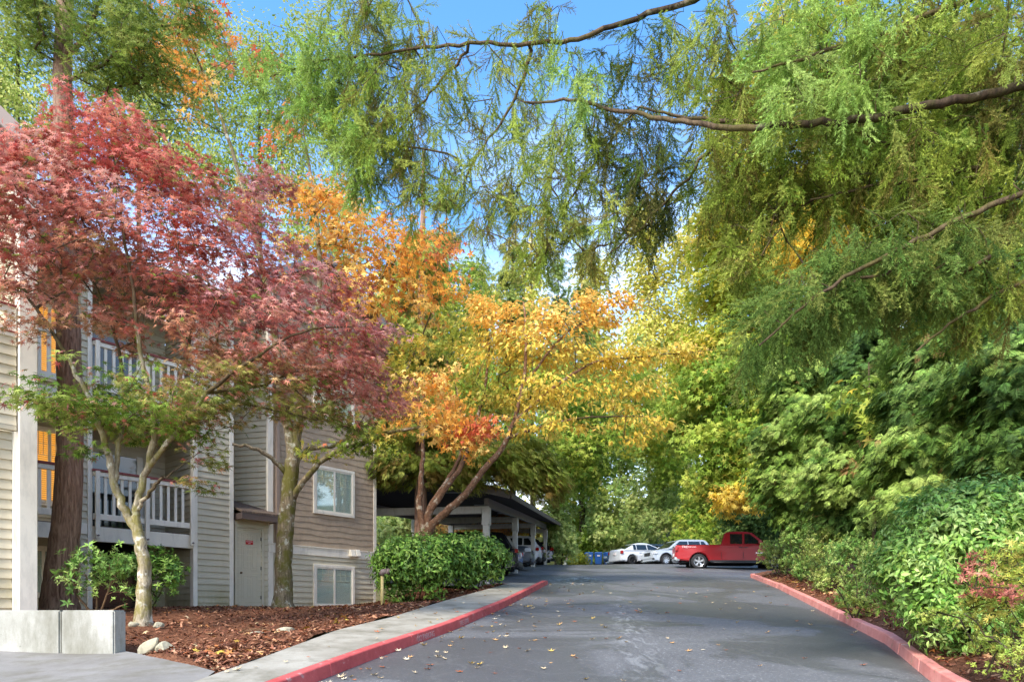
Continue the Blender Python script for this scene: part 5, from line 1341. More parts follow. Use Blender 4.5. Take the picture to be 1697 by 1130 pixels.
def build_overhead_fir():
    g = C((144, 160, 62), (162, 174, 76), (122, 142, 54), (172, 182, 86), (132, 124, 62)); br = C((158, 184, 90), (144, 172, 78), (172, 194, 104)); dk = C((84, 102, 42), (102, 120, 50), (74, 84, 38), (114, 114, 58)); bl = C((112, 140, 66), (130, 154, 76), (96, 124, 56), (138, 148, 72))
    tb = np.array([8.6, 6.6, float(rbank_z(8.6, 6.6))])
    L = [([tb, tb + (0, 0, 3), tb + (-.1, 0, 7), tb + (0, 0, 11), tb + (.1, 0, 16)], .42, .16),
         (px_line([(2310, 60, 6.7), (2000, 90, 6.5), (1760, 130, 6.3), (1697, 143, 6.2), (1560, 172, 6.2), (1430, 198, 6.3), (1330, 206, 6.4), (1215, 212, 6.6), (1130, 200, 6.9), (1050, 188, 7.2), (960, 168, 7.6), (880, 170, 8.0)]), .056, .014),
         (px_line([(1330, 206, 7.1), (1230, 202, 7.15), (1140, 196, 7.3), (1060, 178, 7.4)]), .03, .012),
         (px_line([(2340, -420, 6.6), (1900, -220, 6.8), (1500, -100, 7.1), (1250, -40, 7.4), (1150, 0, 7.6), (1040, 36, 7.9), (960, 64, 8.1), (860, 76, 8.4), (760, 74, 8.6), (650, 86, 8.9), (540, 100, 9.2), (440, 130, 9.4)]), .048, .012),
         (px_line([(885, 74, 8.4), (862, 140, 8.5), (830, 205, 8.6), (790, 260, 8.7), (755, 330, 8.8)]), .026, .008),
         (px_line([(780, 76, 8.6), (735, 130, 8.8), (690, 180, 8.9), (640, 240, 9.0)]), .022, .008),
         (px_line([(2330, 250, 6.6), (1950, 260, 6.3), (1760, 300, 6.2), (1620, 350, 6.2), (1500, 410, 6.2), (1400, 460, 6.2), (1330, 510, 6.2), (1260, 570, 6.3)]), .04, .008),
         (px_line([(2330, -250, 6.6), (1950, -150, 6.5), (1700, -40, 6.4), (1500, 40, 6.5), (1350, 90, 6.6), (1250, 120, 6.8)]), .05, .01),
         (px_line([(1215, 212, 7.2), (1150, 280, 7.4), (1080, 360, 7.6), (1000, 430, 7.8)]), .024, .007),
         (px_line([(1050, 188, 7.6), (990, 260, 7.8), (940, 340, 8.0), (905, 420, 8.1)]), .022, .007),
         (px_line([(2330, 430, 6.6), (1900, 430, 6.4), (1697, 470, 6.4), (1600, 520, 6.4), (1520, 580, 6.4)]), .035, .008),
         (px_line([(2330, 100, 6.6), (1900, 200, 6.4), (1700, 260, 6.5), (1560, 290, 6.6), (1440, 310, 6.7), (1340, 330, 6.8)]), .04, .008)]
    B = [(q[0], q[1], q[2] + (.3 if q[0] > 1000 else .15), *q[3:]) for q in [(620, 50, 9, 90, 50, .9, 42, 0), (560, 130, 9.2, 70, 80, .8, 52, 1), (490, 130, 9.4, 80, 50, .8, 40, 1), (640, 200, 9, 80, 80, .8, 54, 0), (730, 130, 8.7, 80, 70, .8, 36, 0), (760, 260, 8.7, 70, 70, .7, 30, 0), (850, 160, 8.5, 80, 90, .8, 28, 0), (690, 290, 8.9, 50, 60, .6, 24, 0), (590, 240, 9.1, 40, 60, .6, 24, 1), (880, 60, 8.4, 60, 40, .7, 18, 0),
         (950, 280, 8, 70, 80, .8, 46, 0), (1030, 240, 7.6, 80, 70, .8, 50, 3), (910, 360, 8, 40, 60, .5, 26, 0), (1090, 300, 7.5, 70, 90, .8, 60, 3), (1000, 370, 7.8, 60, 50, .6, 30, 0), (950, 130, 8, 50, 60, .6, 18, 1), (1050, 70, 7.8, 80, 50, .7, 24, 3), (1120, 60, 7.5, 40, 50, .6, 20, 0),
         (1190, 90, 7.1, 70, 80, .7, 60, 0), (1210, 250, 7.1, 80, 80, .8, 76, 0), (1300, 80, 6.8, 80, 80, .8, 84, 1), (1330, 260, 6.8, 100, 90, .8, 90, 0), (1440, 90, 6.6, 110, 90, .9, 120, 0), (1460, 280, 6.6, 110, 90, .9, 120, 0), (1590, 110, 6.5, 120, 120, .9, 150, 0), (1610, 310, 6.5, 100, 110, .9, 130, 0), (1680, 200, 6.4, 60, 120, .7, 70, 3),
         (1410, 430, 6.3, 110, 60, .7, 100, 2), (1330, 500, 6.3, 70, 45, .5, 60, 2), (1530, 430, 6.3, 110, 70, .7, 100, 2), (1270, 545, 6.3, 40, 26, .3, 22, 2), (1640, 460, 6.4, 80, 70, .7, 70, 0), (1420, 150, 6.1, 60, 50, .4, 26, 1), (1310, 150, 6.2, 50, 50, .3, 20, 1), (1450, 40, 6.0, 60, 40, .4, 20, 1), (950, 100, 7.2, 20, 50, .15, 9, 1), (1240, 400, 7, 60, 50, .6, 30, 0), (830, 300, 8.6, 60, 70, .7, 22, 0), (880, 240, 8.4, 50, 80, .7, 18, 0), (800, 380, 8.7, 50, 50, .6, 12, 0), (870, 400, 8.3, 40, 50, .5, 10, 0)]]
    fir_boughs('fir_tree', 'fir on the right bank with long drooping needle boughs hanging over the driveway', tb, L, B, [g, br, bl, dk], 34, L=.56, tilt=.2, out=(-.1, 0, 0))

def build_left_conifer():
    Y = 12.9; base = P(98, 1012, Y)
    g = C((116, 136, 52), (140, 156, 66), (92, 112, 42), (156, 168, 84)); 
    tr = [(px_line([(98, 1014, Y), (100, 960, Y), (108, 880, Y), (115, 780, Y), (117, 680, Y), (113, 560, Y), (107, 420, Y), (104, 280, Y), (104, 160, Y), (106, 60, Y), (110, -80, Y), (116, -300, Y)]), .27, .12)]
    L = [(px_line([(116, 92, Y), (140, 62, Y - .3), (160, 20, Y - .6), (176, -40, Y - .8)]), .05, .02), (px_line([(112, 132, Y), (150, 118, Y - .4), (190, 92, Y - .8), (207, 56, Y - 1)]), .04, .014), (px_line([(104, 68, Y), (96, 40, Y - .2), (80, 10, Y - .5), (30, 0, Y - .6)]), .035, .012),
         (px_line([(106, 40, Y), (180, 50, Y - .3), (260, 44, Y - .6), (340, 36, Y - .8)]), .035, .01), (px_line([(108, 190, Y), (170, 190, Y - .3), (240, 200, Y - .5), (310, 196, Y - .6)]), .025, .008)]
    sk_l = tr + L
    B = [(40, 18, Y - .5, 60, 22, .8, 36), (130, 20, Y - .6, 60, 24, .8, 40), (220, 70, Y - .8, 40, 30, .7, 34), (180, 90, Y - .6, 50, 26, .7, 34), (230, 20, Y - .6, 60, 26, .8, 36), (310, 40, Y - .8, 50, 18, .6, 22), (250, 130, Y - .4, 60, 30, .7, 30), (160, 135, Y - .5, 40, 16, .6, 16), (60, 60, Y - .5, 40, 14, .6, 10), (40, -60, Y, 90, 40, 1.2, 30), (200, -70, Y, 90, 40, 1.2, 30)]
    r = np.random.default_rng(44); t = thing('fir_tree', 'tall bare trunked conifer standing before the left balconies, its needles only at the top', 'tree', base)
    sk = Skel()
    for (pts, r0, r1) in sk_l: sk.limb(pts, r0, r1, 6, .008, r)
    cen, ks = centers(r, B); col = colours(r, ks, [g]); sk.attach(cen, r, step=.3)
    parts = []
    for i, tw in enumerate(TWIG):
        c = np.repeat(cen[i::4], 9, 0); k = np.repeat(col[i::4], 9, 0); n = len(c)
        h = norm(r.normal(size=(n, 3)) * np.array([1, 1, .55]) + np.array([.3, 0, .1]))
        parts.append(scatter(tw, c + r.normal(0, .1, c.shape), frames(r.normal(size=(n, 3)) * .4 + np.array([0, 0, 1.]), h), .34 * r.uniform(.6, 1.2, n), jit(r, k, .2)))
    finish_tree(t, sk, parts, 'bark_fir', 'needle', r_tip=.006, sides=14, flare=(.32, .45))

def build_cedar():
    Y = 23.2; base = P(697, 975, Y)
    g = C((150, 162, 68), (168, 176, 80), (128, 144, 58), (182, 188, 94), (156, 136, 72))
    tr = [(px_line([(697, 980, Y), (697, 800, Y), (698, 600, Y), (700, 400, Y), (702, 250, Y)]), .26, .05),
          (px_line([(698, 780, Y), (760, 770, Y - .6), (840, 770, Y - 1.0), (920, 790, Y - 1.2)]), .06, .012), (px_line([(698, 760, Y), (660, 765, Y - .4), (625, 775, Y - .6)]), .04, .01), (px_line([(698, 690, Y), (780, 700, Y + .5), (880, 730, Y + .6)]), .05, .012)]
    B = [(650, 775, Y - .4, 36, 26, .8, 30), (735, 775, Y, 60, 22, 1.0, 34), (800, 762, Y - .8, 60, 20, .9, 34), (870, 775, Y - 1, 56, 30, .9, 54), (905, 795, Y - 1.1, 34, 26, .7, 26), (840, 745, Y - .2, 70, 18, 1.0, 30), (780, 790, Y - .6, 40, 16, .7, 14), (700, 700, Y, 70, 40, 1.5, 30), (690, 560, Y + .4, 70, 90, 1.4, 50), (700, 430, Y + .4, 40, 60, 1.0, 22), (720, 720, Y + .4, 60, 30, 1, 16), (660, 660, Y + .5, 60, 50, 1, 22)]
    frond_tree('cedar_tree', 'dark green cedar drooping over the near end of the carport roof', 'tree', base, tr, B, [g], 54, per=46, rad=.45, size=.28, hang=.8, bark='bark_fir')

def build_right_cedars():
    g = C((114, 142, 56), (136, 160, 70), (88, 118, 46), (152, 172, 84)); dk = C((86, 116, 48), (106, 134, 58), (66, 94, 40), (124, 148, 70)); rb = C((146, 112, 66), (132, 100, 62), (158, 128, 78))
    specs = [('pale green feathery cedar at the far end of the right hand tree row', 1330, 22.5, [(1325, 640, 22.5, 60, 50, 1.5, 60), (1320, 720, 22.5, 75, 60, 1.7, 90), (1330, 800, 22.3, 80, 50, 1.7, 84), (1350, 860, 22, 60, 40, 1.4, 44), (1345, 580, 22.6, 36, 40, 1, 26)], .42),
             ('dense cedar with some rusty dead sprays in the middle of the right tree row', 1430, 17.5, [(1420, 700, 17.5, 80, 60, 1.5, 90), (1440, 620, 17.7, 60, 60, 1.3, 60, 1), (1415, 790, 17.3, 85, 55, 1.5, 96), (1440, 860, 17.2, 70, 40, 1.3, 54, 1), (1480, 740, 17.6, 50, 60, 1.2, 44, 1), (1390, 790, 16.6, 50, 40, .9, 1, 2), (1430, 560, 17.8, 40, 40, 1, 24, 1)], .38),
             ('tall dark cedar in the right tree row above the big laurel', 1560, 13.6, [(1560, 680, 13.6, 90, 70, 1.4, 96, 1), (1580, 590, 13.8, 80, 60, 1.2, 70, 1), (1550, 760, 13.4, 95, 50, 1.4, 84), (1600, 520, 14, 70, 50, 1.2, 44, 1), (1530, 830, 13.2, 70, 30, 1.0, 36)], .36),
             ('nearest dark cedar at the right picture edge behind the laurel', 1690, 11.6, [(1680, 640, 11.6, 80, 80, 1.2, 84, 1), (1700, 740, 11.4, 90, 50, 1.2, 60, 1), (1700, 540, 11.8, 70, 60, 1.1, 50, 1)], .34)]
    for i, (lab, px, Y, B, sz) in enumerate(specs):
        b = P(px, 900, Y); b[2] = float(rbank_z(b[0], b[1])) - .05
        top = P(px, min(q[1] for q in B) - 60, Y)
        frond_tree('cedar_tree', lab, 'tree', b, [([b, b + (top - b) * .4 + (.05, 0, 0), b + (top - b) * .75, top], .17, .03)], B, [g, dk, rb], 60 + i, per=74, rad=.45, size=sz * .6, mixin=.03, leafm='leaf_dense', cj=.35, hang=.35, up=.7, group='cedars along the right bank', step=.6, keep=.5)

def shrub(name, label, base, stems, blobs, pals, seed, tmpls=WHORL, size=.15, per=1, stem_r=.018, bark='bark_dark', leafm='leaf_glossy', inner=.4, hang=.0, cat='shrub', group=None, cj=.22, shell=.42, twiggy=.5, clipped=False):
    r = np.random.default_rng(seed); t = thing(name, label, cat, base, 0, group)
    cs, ks, od = [], [], []
    for b in blobs:
        px, py, Y, rx, ry, dr, n = b[:7]; k = Y / F; c = P(px, py, Y)
        q = norm(r.normal(size=(n, 3))); q[:, 2] = np.abs(q[:, 2]) * np.where(r.uniform(size=n) < .25, -1, 1); rad = np.where(r.uniform(size=(n, 1)) < .22, r.uniform(.4, 1, (n, 1)), r.uniform(shell, 1, (n, 1))) if clipped else r.uniform(shell, 1, (n, 1)) ** .6
        lump = 1 + .12 * np.sin(q[:, :1] * 7 + seed) * np.cos(q[:, 2:] * 6)
        cs.append(c + q * rad * lump * np.array([rx * k, dr, ry * k])); od.append(q); ks.append(np.full(n, b[7] if len(b) > 7 else 0))
    cen = np.concatenate(cs); od = np.concatenate(od); ks = np.concatenate(ks)
    lo = bed_or_bank(cen[:, 0], cen[:, 1]) + .04; ok = cen[:, 2] > lo; cen, od, ks = cen[ok], od[ok], ks[ok]
    col = colours(r, ks, pals); sk = Skel()
    for s in stems: sk.limb(s, stem_r, stem_r * .5, 4, .01, r)
    sk.attach(cen[r.permutation(len(cen))[: int(len(cen) * twiggy)]], r, step=.25, arch=.06)
    parts = []
    for i, tm in enumerate(tmpls):
        c = np.repeat(cen[i::len(tmpls)], per, 0); o = np.repeat(od[i::len(tmpls)], per, 0); k = np.repeat(col[i::len(tmpls)], per, 0); n = len(c)
        if per > 1: c = c + r.normal(0, size * .5, c.shape)
        nr = o * .75 + np.array([0, 0, .7]) + r.normal(size=(n, 3)) * .35; h = r.normal(size=(n, 3)); h[:, 2] -= hang
        if clipped: nr = o + np.array([0, 0, .45]) + r.normal(size=(n, 3)) * .38; h = r.normal(size=(n, 3)) + o * .5; h[:, 2] -= .55
        V, f, cc = scatter(tm, c, frames(nr, h), size * r.uniform(.65, 1.2, n), jit(r, k, cj))
        nl = len(tm[0]) // 5   # every leaf its own shade
        cc = cc.reshape(n, -1, 3) * np.repeat(r.uniform(.72, 1.22, (n, nl, 1)), 5, 1); parts.append((V, f, np.clip(cc.reshape(-1, 3), 0, 1)))
    finish_tree(t, sk, parts, bark, leafm, r_tip=.004, sides=6, crown='foliage', thin=0, stem='stems')
    return t
def bed_or_bank(x, y):
    x = np.asarray(x); y = np.asarray(y)
    return np.where(x > kr(y), rbank_z(x, y), np.where(y < 23.5, bed_z(x, y), g1(y)))

def build_shrubs():
    lau = C((128, 166, 70), (150, 186, 92), (96, 138, 54), (172, 198, 112), (136, 162, 72)); rho = C((100, 138, 54), (122, 160, 66), (78, 114, 46), (140, 170, 80)); rho2 = C((122, 160, 76), (144, 176, 88), (100, 138, 64), (168, 188, 104))
    mix = C((146, 168, 80), (168, 184, 98), (122, 150, 66), (184, 192, 112)); nan = C((178, 178, 74), (150, 164, 66), (196, 184, 92), (122, 150, 60)); pk = C((190, 116, 100), (176, 98, 84), (200, 140, 112)); yg = C((166, 180, 78), (140, 164, 66), (184, 190, 96))
    def bs(px, Y, dx=0):
        p = P(px, 1000, Y); p[2] = float(bed_or_bank(p[0], p[1])) - .04; return p
    # big laurel on the right
    b = bs(1600, 8.6); B = [(1590, 935, 8.5, 128, 118, .95, 760), (1640, 880, 8.7, 130, 82, 1.0, 700), (1560, 880, 8.6, 70, 70, .7, 300), (1520, 960, 8.4, 62, 70, .6, 260), (1590, 1030, 8.1, 80, 52, .6, 240)]
    st = [[b, b + (q[0], q[1], .5), b + (q[0] * 2.2, q[1] * 2, 1.0)] for q in ((-.25, 0), (.2, .1), (0, -.2), (-.4, .15), (.35, -.1))]
    shrub('laurel_bush', 'large rounded glossy laurel bush overhanging the right kerb', b, st, B, [lau], 71, [t_simple(.2, .05, .2), t_simple(.17, .08, .3), t_simple(.23, .03, .12)], .098, per=14, twiggy=.12, shell=.84, clipped=True)
    # nandina with pink new growth
    b = bs(1690, 6.3); B = [(1690, 1000, 6.3, 82, 78, .5, 420, 0), (1640, 1000, 6.3, 30, 50, .3, 110, 0), (1617, 955, 6.1, 20, 40, .16, 40, 1), (1665, 985, 5.9, 24, 18, .16, 28, 1), (1690, 930, 6.4, 60, 34, .4, 150, 0)]
    st = [[b, b + (q, .1, .3), b + (q * 2, .1, .65)] for q in (-.15, 0, .12)]
    shrub('nandina_bush', 'yellow green nandina with pink feathery tips at the right edge', b, st, B, [nan, pk], 72, [t_whorl(7, .13, .1, s + 30, .6) for s in range(3)], .05, per=2, leafm='leaf_thin', stem_r=.009)
    b = bs(1640, 5.9); B = [(1600, 1075, 6.3, 60, 28, .4, 120), (1660, 1090, 5.9, 60, 36, .4, 130), (1560, 1030, 7.3, 50, 20, .35, 60)]
    shrub('salal_bush', 'low yellow green ground shrub below the nandina in the lower right corner', b, [[b, b + (-.1, 0, .12), b + (-.2, 0, .2)]], B, [yg], 73, WHORL_S, .05, per=3, stem_r=.008)
    # mixed shrubs along the right kerb
    for i, (lab, px, Y, B, pal, sz) in enumerate([
        ('rounded small leaved shrub at the far end of the right kerb beside the red pickup', 1290, 25.2, [(1290, 920, 25.2, 34, 30, .9, 260), (1320, 935, 24.6, 30, 26, .7, 160)], mix, .17),
        ('upright leafy shrub behind the right kerb just past the end shrub', 1330, 21.6, [(1330, 900, 21.6, 36, 55, .9, 300), (1345, 950, 21, 34, 30, .7, 150)], rho2, .17),
        ('broad mid green shrub in the middle of the right kerb bed', 1375, 17.6, [(1375, 915, 17.6, 44, 50, .8, 320), (1385, 965, 17.2, 44, 26, .6, 150)], mix, .14),
        ('bushy light green shrub right of the middle kerb shrub', 1420, 14.2, [(1412, 930, 14.2, 42, 45, .6, 260), (1420, 985, 13.8, 36, 20, .45, 90)], rho2, .12),
        ('low sprawling green shrub beside the bare twiggy one', 1415, 12.2, [(1420, 1005, 12.3, 30, 22, .35, 110)], yg, .1),
        ('leafy shrub with a few orange leaves above the bare twigs', 1465, 12.6, [(1460, 930, 12.8, 36, 34, .5, 170), (1490, 905, 12.9, 30, 30, .5, 90)], mix, .11)]):
        b = bs(px, Y); st = [[b, b + (q, 0, .4), b + (q * 1.8, .1, .8)] for q in (-.2, .05, .22)]
        shrub('kerb_shrub', lab, b, st, B, [pal], 80 + i, WHORL_S, sz * .8, per=3, group='shrubs along the right kerb', stem_r=.014)
    # bare twiggy shrub
    r = np.random.default_rng(90); b = bs(1462, 11.6); t = thing('bare_shrub', 'bare grey brown twiggy shrub between the leafy ones by the right kerb', 'shrub', b)
    sk = Skel(); sk.limb([b, b + (0, 0, .15), b + (.05, 0, .3)], .02, .012, 3); c = blob_pts(r, 1462, 965, 11.6, 34, 34, .35, 170); c = c[c[:, 2] > b[2] + .1]; sk.attach(c, r, step=.15, arch=.1)
    V, f, _ = sk.mesh(r_tip=.0045, sides=5); mesh_np('branches', V, f, M['twig_brown'], t, smooth=True)
    # clipped rhododendron hedge on the left, two bushes
    for i, (lab, bx, bY, B) in enumerate([('nearer clipped rhododendron hedge bush at the building corner', 690, 18.4, [(690, 930, 18.4, 72, 42, 1.0, 620), (660, 950, 18.2, 40, 46, .7, 240), (720, 950, 18.0, 30, 40, .6, 140), (740, 920, 18.8, 40, 34, .9, 160)]),
                                           ('farther rounded rhododendron hedge bush at the sidewalk end', 780, 19.6, [(785, 922, 19.6, 56, 36, .9, 420), (770, 950, 19.3, 36, 22, .6, 120), (815, 930, 19.7, 26, 32, .6, 140)])]):
        b = bs(bx, bY); st = [[b + (q * .5, 0, 0), b + (q, .05, .45), b + (q * 2, .1, .95)] for q in (-.45, -.25, -.1, .12, .3, .48)]
        shrub('hedge_bush', lab, b, st, B, [rho], 95 + i, [t_simple(.2, .05, .2), t_simple(.17, .08, .3), t_simple(.24, .03, .12)], .145, per=10, shell=.8, clipped=True, group='rhododendron hedge by the carport', stem_r=.022, twiggy=.3)
    # two rhododendrons at the building
    b = bs(160, 12.2); st = [[b, b + (-.3, 0, .35), b + (-.5, .1, .7)], [b, b + (.18, -.05, .3), b + (.3, 0, .75)], [b, b + (.3, 0, .15), b + (.55, 0, .25)], [b, b + (-.05, .1, .4), b + (-.1, .1, .85)]]
    shrub('rhododendron_bush', 'open leggy rhododendron behind the planter wall beside the conifer trunk', b, st, [(160, 935, 12.2, 58, 26, .5, 80), (140, 965, 12.0, 40, 22, .4, 34), (190, 945, 12.3, 34, 22, .4, 40), (210, 985, 12, 24, 14, .2, 10)], [rho2], 98, WHORL, .135, per=2, stem_r=.024, bark='twig_brown', shell=.2)
    b = bs(245, 13.6); st = [[b, b + (q, 0, .4), b + (q * 1.7, 0, .9)] for q in (-.2, .05, .25)]
    shrub('rhododendron_bush', 'fuller dark rhododendron directly behind the red maple trunk', b, st, [(245, 940, 13.6, 48, 32, .6, 130), (285, 950, 13.4, 20, 34, .4, 56), (240, 985, 13.5, 30, 14, .4, 22)], [rho], 99, WHORL, .14, per=2, stem_r=.02, shell=.2)

def build_background_trees():
    yg = C((176, 178, 58), (194, 188, 72), (152, 164, 52), (204, 192, 84)); gy = C((134, 158, 56), (154, 172, 66), (112, 142, 48), (172, 180, 74)); yl = C((220, 188, 64), (206, 176, 58), (228, 200, 96)); bl = C((164, 182, 104), (180, 192, 112), (142, 166, 90), (190, 200, 122)); dk = C((70, 98, 46), (88, 114, 54), (56, 82, 40), (104, 126, 62)); pale = C((200, 192, 92), (186, 184, 84), (212, 198, 104), (176, 178, 78)); org = C((224, 172, 96), (214, 154, 78), (232, 190, 124), (196, 170, 84))
    def tree(lab, px, Y, top, B, pals, seed, size=.2, per=40, rad=.9, tr=.22, bark='bark_dark', name='maple_tree', tm=MAPLE5, base=None, keep=.5, up=.6, vert=.7, group='trees around the parking lot', hang=.4, r_tip=.012, step=1.2):
        b = P(px, 940, Y)
        b[2] = float(rbank_z(b[0], Y)) if (Y < 27 and b[0] > kr(Y)) else float(terr(b[0], Y))
        tp = P(px, top, Y)
        leafy_tree(name, lab, 'tree', b, [([b, b + (tp - b) * .35 + (.15, 0, 0), b + (tp - b) * .7, tp], tr, tr * .25)], B, pals, seed, per=per, rad=rad, tmpl=tm, size=size, bark=bark, r_tip=r_tip, group=group, step=step, keep=keep, up=up, vert=vert, hang=hang, mixin=.05)
    # big green-gold maple above the pickup
    tree('broad green and gold maple rising above the red pickup', 1300, 34, 330, [(1200, 390, 34, 60, 50, 2, 44, 0), (1270, 430, 34, 80, 60, 2.5, 60, 0), (1190, 480, 34, 50, 40, 2, 34, 0), (1270, 520, 33.5, 90, 50, 2.5, 64, 1), (1190, 570, 33.5, 60, 40, 2, 44, 0), (1270, 600, 33, 90, 40, 2.5, 60, 1), (1200, 650, 33, 80, 40, 2.5, 56, 1), (1290, 690, 32.5, 80, 40, 2.5, 54, 1), (1210, 730, 32.5, 70, 36, 2, 50, 1), (1260, 790, 32, 60, 30, 2, 40, 1), (1235, 825, 32, 40, 16, 1.2, 22, 2), (1180, 790, 33, 40, 30, 1.5, 26, 1), (1310, 420, 33, 40, 26, 1.5, 20, 2), (1350, 390, 33.5, 50, 34, 2, 24, 2), (1400, 440, 34, 60, 60, 2, 34, 0), (1280, 330, 35, 70, 50, 2, 34, 0), (1380, 560, 33, 60, 50, 2, 34, 0), (1260, 740, 31.5, 30, 14, .8, 8, 2), (1150, 620, 36, 40, 50, 2, 40, 0), (1140, 700, 37, 50, 40, 2, 44, 1), (1330, 620, 34, 50, 60, 2, 40, 0)], [yg, gy, yl], 101, size=.29, per=64, rad=1.0, tr=.3, keep=.35)
    # trees closing the right side behind the fir
    tree('tall olive green tree behind the fir boughs above the right bank', 1420, 27, 20, [(1250, 180, 28, 80, 90, 2, 50, 0), (1340, 90, 28, 100, 90, 2.5, 60, 0), (1450, 200, 27, 110, 110, 2.5, 76, 1), (1380, 300, 27, 90, 70, 2.5, 50, 0), (1230, 280, 28, 50, 70, 2, 30, 0), (1480, 340, 26, 100, 80, 2.5, 60, 1), (1310, 410, 26, 56, 40, 1.4, 26, 2), (1390, 370, 25.6, 50, 34, 1.2, 18, 2), (1440, 660, 24, 40, 20, 1, 8, 2)], [yg, gy, yl], 102, size=.2, per=70, rad=.95)
    tree('dense green tree at the upper right behind the hanging fir', 1620, 21, -40, [(1560, 60, 21, 110, 100, 2, 56, 0), (1660, 180, 20, 100, 110, 2, 64, 0), (1560, 260, 20.5, 100, 90, 2, 56, 1), (1680, 340, 19.5, 90, 90, 2, 56, 1), (1580, 420, 19, 100, 70, 2, 56, 1), (1690, 480, 18, 80, 60, 1.6, 40, 1), (1480, 470, 20, 80, 60, 2, 40, 1)], [gy, dk], 103, size=.16, per=70, rad=.8)
    tree('young green and yellow maple showing between the cedars', 1440, 16.0, 600, [(1420, 650, 15.6, 50, 26, .6, 10, 0), (1450, 690, 15.4, 40, 26, .6, 9, 0), (1500, 640, 15.4, 30, 14, .4, 4, 1)], [gy, yl], 104, size=.26, per=9, rad=.3, tr=.05, keep=1, r_tip=.006, step=.4)
    # far tall yellow-green trees in the centre
    for i, (lab, px, Y, top, B) in enumerate([('loose yellow green poplar far behind the cherry crown', 880, 68, 380, [(880, 440, 68, 30, 50, 3, 26), (870, 510, 68, 44, 50, 4, 40), (900, 580, 68, 50, 50, 4, 44), (820, 500, 68, 34, 40, 3, 24)]), ('slender yellow green poplar far beyond the lot, left of the two', 985, 78, 400, [(985, 470, 78, 26, 50, 3, 40), (985, 560, 78, 36, 60, 4, 60), (990, 650, 78, 44, 50, 4, 60)]),
                                               ('tallest yellow green poplar far beyond the lot under the fir boughs', 1075, 74, 330, [(1070, 390, 74, 26, 50, 3, 40), (1075, 480, 74, 38, 60, 4, 66), (1070, 580, 74, 46, 60, 4, 76), (1075, 670, 74, 50, 50, 4, 60)]),
                                               ('pale poplar far beyond the lot beside the big maple', 1140, 72, 380, [(1135, 430, 72, 26, 50, 3, 40), (1130, 540, 72, 36, 60, 4, 60), (1120, 650, 72, 46, 60, 4, 60)])]):
        tree(lab, px, Y, top, B, [pale], 110 + i, size=.5, per=34, rad=1.7, tr=.25, name='poplar_tree', tm=OVAL, keep=.3, group='poplars beyond the lot', r_tip=.02, step=3, bark='bark_maple')
    # firs standing far behind the carport
    for i, (lab, px, Y, top, wd) in enumerate([('thin spindly fir far behind the golden cherry', 850, 52, 345, 40), ('shorter fir far behind the cherry crown', 790, 48, 430, 46), ('fir showing above the golden cherry on its right', 925, 56, 440, 40), ('dark fir behind the orange maple crown', 655, 40, 430, 60), ('tall fir far behind the carport, between the orange and golden crowns', 740, 50, 330, 56), ('slim fir far behind the lot under the hanging boughs', 965, 60, 370, 40)]):
        b = P(px, 940, Y); b[2] = float(terr(b[0], Y)); tp = P(px, top, Y); B = []
        for k in range(9):
            f = k / 8; B.append((px + 4 * math.sin(k * 2.1), top + 12 + (760 - top) * f, Y, 4 + .8 * wd * f, 24, .2 + wd * f * Y / F, 4 + int(13 * f)))
        frond_tree('fir_tree', lab, 'tree', b, [([b, b + (tp - b) * .5, tp], .3, .03)], B, [C((124, 146, 66), (142, 158, 78), (106, 128, 58), (164, 160, 84))], 120 + i, per=50, rad=1.1, size=.5, hang=.6, group='firs behind the carport', r_tip=.015, step=2, keep=.5)
    # yellow-green mid trees behind the carport
    tree('yellow green tree behind the carport roof, left part of the background', 690, 36, 480, [(640, 520, 36, 60, 50, 2, 34, 0), (720, 560, 36, 70, 50, 2.5, 44, 0), (760, 490, 36, 60, 40, 2, 34, 1), (690, 650, 35, 80, 50, 2.5, 50, 0), (780, 640, 36, 70, 50, 2.5, 44, 1), (650, 740, 34, 50, 50, 2, 24, 0)], [yg, gy], 130, size=.28, per=34, rad=1.1)
    tree('light green tree behind the carport, right of the yellow green one', 880, 44, 560, [(850, 620, 44, 70, 50, 2.5, 44, 0), (940, 650, 45, 80, 50, 3, 54, 1), (900, 730, 44, 80, 40, 3, 54, 1), (990, 720, 46, 70, 50, 3, 50, 1), (1050, 660, 50, 70, 50, 3, 44, 1), (950, 790, 46, 60, 36, 2.5, 44, 1), (1080, 720, 53, 60, 40, 2.5, 50, 0), (1120, 770, 54, 50, 40, 2.5, 44, 1)], [yg, gy], 131, size=.34, per=36, rad=1.2)
    tree('pale green tree standing left of the carport beside the building corner', 655, 33, 760, [(650, 850, 33, 36, 30, 1.5, 34, 0), (640, 880, 32, 30, 20, 1.2, 20, 0), (690, 870, 34, 30, 20, 1.2, 16, 0)], [bl], 132, size=.22, per=36, rad=.7, tr=.09)
    tree('small tree with pale orange leaves seen through the carport', 770, 46, 780, [(740, 860, 46, 60, 22, 2, 40, 0), (820, 862, 46, 60, 20, 2, 40, 0), (780, 885, 45, 70, 18, 2, 40, 0), (700, 880, 45, 40, 20, 1.6, 22, 0), (860, 870, 47, 40, 22, 1.6, 22, 1)], [org, yl], 133, size=.28, per=36, rad=.8, tr=.1)
